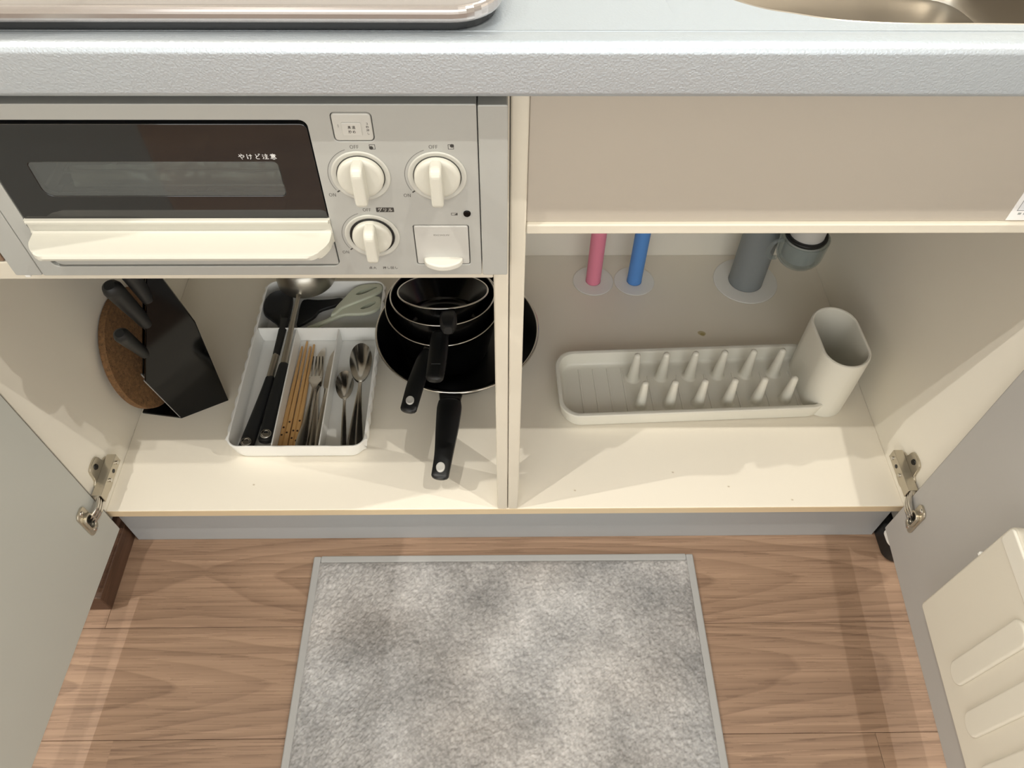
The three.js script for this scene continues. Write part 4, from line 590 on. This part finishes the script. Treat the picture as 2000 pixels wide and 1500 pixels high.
// ------------------------------------------------------------------ cork mat, knife stand, knives
{
  const al = 10 * Math.PI / 180, r = 0.094, M = new THREE.Matrix4().makeRotationZ(-Math.PI / 2 + al).setPosition(-0.5652, 0.0929, -0.2308);
  const g = plain(lathe([[0, 0], [r - 0.0012, 0], [r, 0.0012], [r, 0.0098], [r - 0.0012, 0.011], [0, 0.011]], 72)); g.applyMatrix4(M);
  solo('cork_mat', 'round cork pot mat leaning behind the black knife stand', 'pot mat', uvBox(g), cork, [-0.5652, 0.0005, -0.2308]);
}
{
  const B = V(-0.514, 0, -0.163), s = V(0.884, 0, -0.467), n = V(0.467, 0, 0.884), M = new THREE.Matrix4().makeBasis(s, V(0, 1, 0), n).setPosition(B.x, B.y, B.z), A = (g) => { g = plain(g); g.applyMatrix4(M); return g; };
  const t = thing('knife_stand', 'glossy black slotted knife stand holding three black handled knives', 'knife stand', [-0.49, 0, -0.18]);
  const out = [[0, 0.0004], [0.075, 0.0004], [0.0815, 0.184], [0.0685, 0.276], [0.056, 0.300], [0.0500, 0.284], [-0.0171, 0.107]];
  part(t, 'side_plate', A(slab(out, -0.005, 0, 0.0012)), blackGloss);
  part(t, 'side_plate', A(slab(out.map(([a, b]) => [a * 0.985 - 0.001, b]), -0.018, -0.0135, 0.0012)), blackGloss);
  part(t, 'spacer', A(slab([[0.02, 0.0004], [0.066, 0.0004], [0.072, 0.18], [0.06, 0.27], [0.056, 0.27], [0.03, 0.19], [0.006, 0.10]], -0.0136, -0.0049, 0.0002)), blackSatin);
  part(t, 'foot', lying([[-0.514, -0.1634], [-0.5775, -0.1735], [-0.577, -0.1795], [-0.52, -0.206], [-0.505, -0.178]], 0.0003, 0.0042, 0.0006), blackGloss);
  part(t, 'edge_strip', A(join(slab([[-0.0016, 0.003], [0.0004, 0.003], [-0.0165, 0.1075], [-0.0186, 0.1075]], -0.0040, -0.0010, 0.0003), slab([[-0.0028, 0.003], [-0.0006, 0.003], [-0.0175, 0.1075], [-0.0198, 0.1075]], -0.0172, -0.0142, 0.0003))), std('#8a8885', 0.35));
}
[['knife', 'black handled kitchen knife lowest in the glossy knife stand', [-0.5155, 0.1540, -0.1690], [-0.5052, 0.2360, -0.1325], 0.0098],
  ['knife', 'black handled kitchen knife with the thicker handle, middle of the knife stand', [-0.4965, 0.2080, -0.1790], [-0.4945, 0.3045, -0.1500], 0.0118],
  ['knife', 'black handled knife with a curved guard, topmost in the knife stand', [-0.4820, 0.2480, -0.1870], [-0.4735, 0.3300, -0.1640], 0.0115]].forEach(([name, label, a, b, r], i) => {
  const t = thing('kitchen_knife', label, 'knife', a, 'knives in the black knife stand'), d = V(...b).sub(V(...a)), at = (k, w, h) => [a[0] + d.x * k, a[1] + d.y * k, a[2] + d.z * k, w, h];
  part(t, 'handle', loft([at(0.0, r * 0.72, r * 0.78), at(0.22, r * 0.74, r * 0.82), at(0.6, r * 0.9, r * 0.95), at(0.97, r * 1.02, r * 1.06)], { p: 2.15, n: 18, side: [0.467, 0, 0.884] }), i < 2 ? std('#1c1d1d', 0.5) : blackSatin);
  part(t, 'bolster', loft([at(-0.20, r * 0.28, r * 0.62), at(0.06, r * 0.5, r * 0.76)], { p: 2.6, side: [0.467, 0, 0.884] }), std('#6c6b68', 0.35, { metalness: 0.7 }));
  const e = V(0.75, -0.55, -0.40).normalize();
  part(t, 'blade', loft([at(-0.16, 0.0009, r * 0.8), [a[0] + e.x * 0.03, a[1] + e.y * 0.03, a[2] + e.z * 0.03, 0.0009, r * 0.7]], { p: 2.6, side: [0.467, 0, 0.884], steps: 2 }), steel);
});

// ------------------------------------------------------------------ rug and the appliance by the right door
{
  const x0 = -0.3015, x1 = 0.2905, z0 = 0.0195, z1 = 0.52, th = 0.008, t = thing('kitchen_mat', 'grey mottled pile kitchen mat with a stitched edge on the wooden floor', 'mat', [(x0 + x1) / 2, FLOOR, (z0 + z1) / 2]);
  const bind = std('#a3a2a0', 0.8, { bumpMap: rep(grainTex, 40), bumpScale: 0.0002 });
  const mot = dataTex(512, 512, (u, v) => {
    const a = fbm(u * 9 + 3, v * 8, 3, 71), b = fbm(u * 3.2, v * 2.7 + 5, 2, 75), f = noise(u * 256, v * 256, 79), f2 = noise(u * 128, v * 128, 83);
    const g = 0.655 + 0.26 * (a - 0.5) + 0.16 * (b - 0.5) + 0.12 * (f - 0.5) + 0.10 * (f2 - 0.5), w = 0.02 * (fbm(u * 5, v * 5, 2, 91) - 0.5);
    return [236 * (g + w), 232 * g, 229 * (g - w)].map((q) => Math.max(0, Math.min(255, q)));
  });
  const NX = 420, NZ = 356, g = new THREE.PlaneGeometry(x1 - x0 - 0.019, z1 - z0 - 0.019, NX, NZ); g.rotateX(-Math.PI / 2);
  { const p = g.attributes.position, w = (x1 - x0 - 0.019) / 2, l = (z1 - z0 - 0.019) / 2; for (let i = 0; i < p.count; i++) { const X = p.getX(i), Z = p.getZ(i), e = Math.min(1, Math.min(w - Math.abs(X), l - Math.abs(Z)) / 0.008);
    p.setY(i, (0.0052 + 0.0016 * (fbm(X * 420, Z * 300, 2, 95) - 0.5) * 2 + 0.0007 * (hash(Math.round(X * 9999), Math.round(Z * 9999), 97) - 0.5)) * Math.sqrt(Math.max(0, e)) ); } g.computeVertexNormals(); }
  g.translate((x0 + x1) / 2, FLOOR + 0.003, (z0 + z1) / 2);
  part(t, 'pile', g, std('#ffffff', 0.95, { map: mot, sheen: 0.4, sheenRoughness: 0.6, sheenColor: new THREE.Color(0.5, 0.5, 0.5) }), { kind: 'stuff' });
  part(t, 'backing', box(x0 + 0.004, x1 - 0.004, FLOOR + 0.0002, FLOOR + 0.0032, z0 + 0.004, z1 - 0.004, 0.001), bind);
  const by = [FLOOR + 0.0002, FLOOR + 0.0062];
  part(t, 'binding', join(box(x0, x0 + 0.0115, ...by, z0, z1, 0.0026, 3), box(x1 - 0.0115, x1, ...by, z0, z1, 0.0026, 3), box(x0 + 0.0112, x1 - 0.0112, ...by, z0 - 0.0008, z0 + 0.0105, 0.0026, 3), box(x0 + 0.0112, x1 - 0.0112, ...by, z1 - 0.0115, z1, 0.0026, 3)), bind);
}
{
  const t = thing('appliance', 'white appliance with a black rounded foot showing behind the open grey door', 'appliance', [0.9, FLOOR, -0.25]);
  part(t, 'foot', lying(rr(0.5875, 1.2, -0.033, 0.036, [0.004, 0.02, 0.02, 0.02], 8), FLOOR + 0.0002, -0.080, 0.006, [], 4), blackPlastic);
  part(t, 'body', lying(rr(0.6030, 1.2, -0.5, 0.034, [0.012, 0.02, 0.02, 0.022], 8), -0.0795, 0.66, 0.006, [], 4), white);
  part(t, 'bumper', lying(rr(0.5810, 0.6200, 0.0008, 0.0330, [0.006, 0.005, 0.005, 0.016], 8), -0.0797, -0.052, 0.004, [], 3), white);
}
renderer.render(scene, camera);
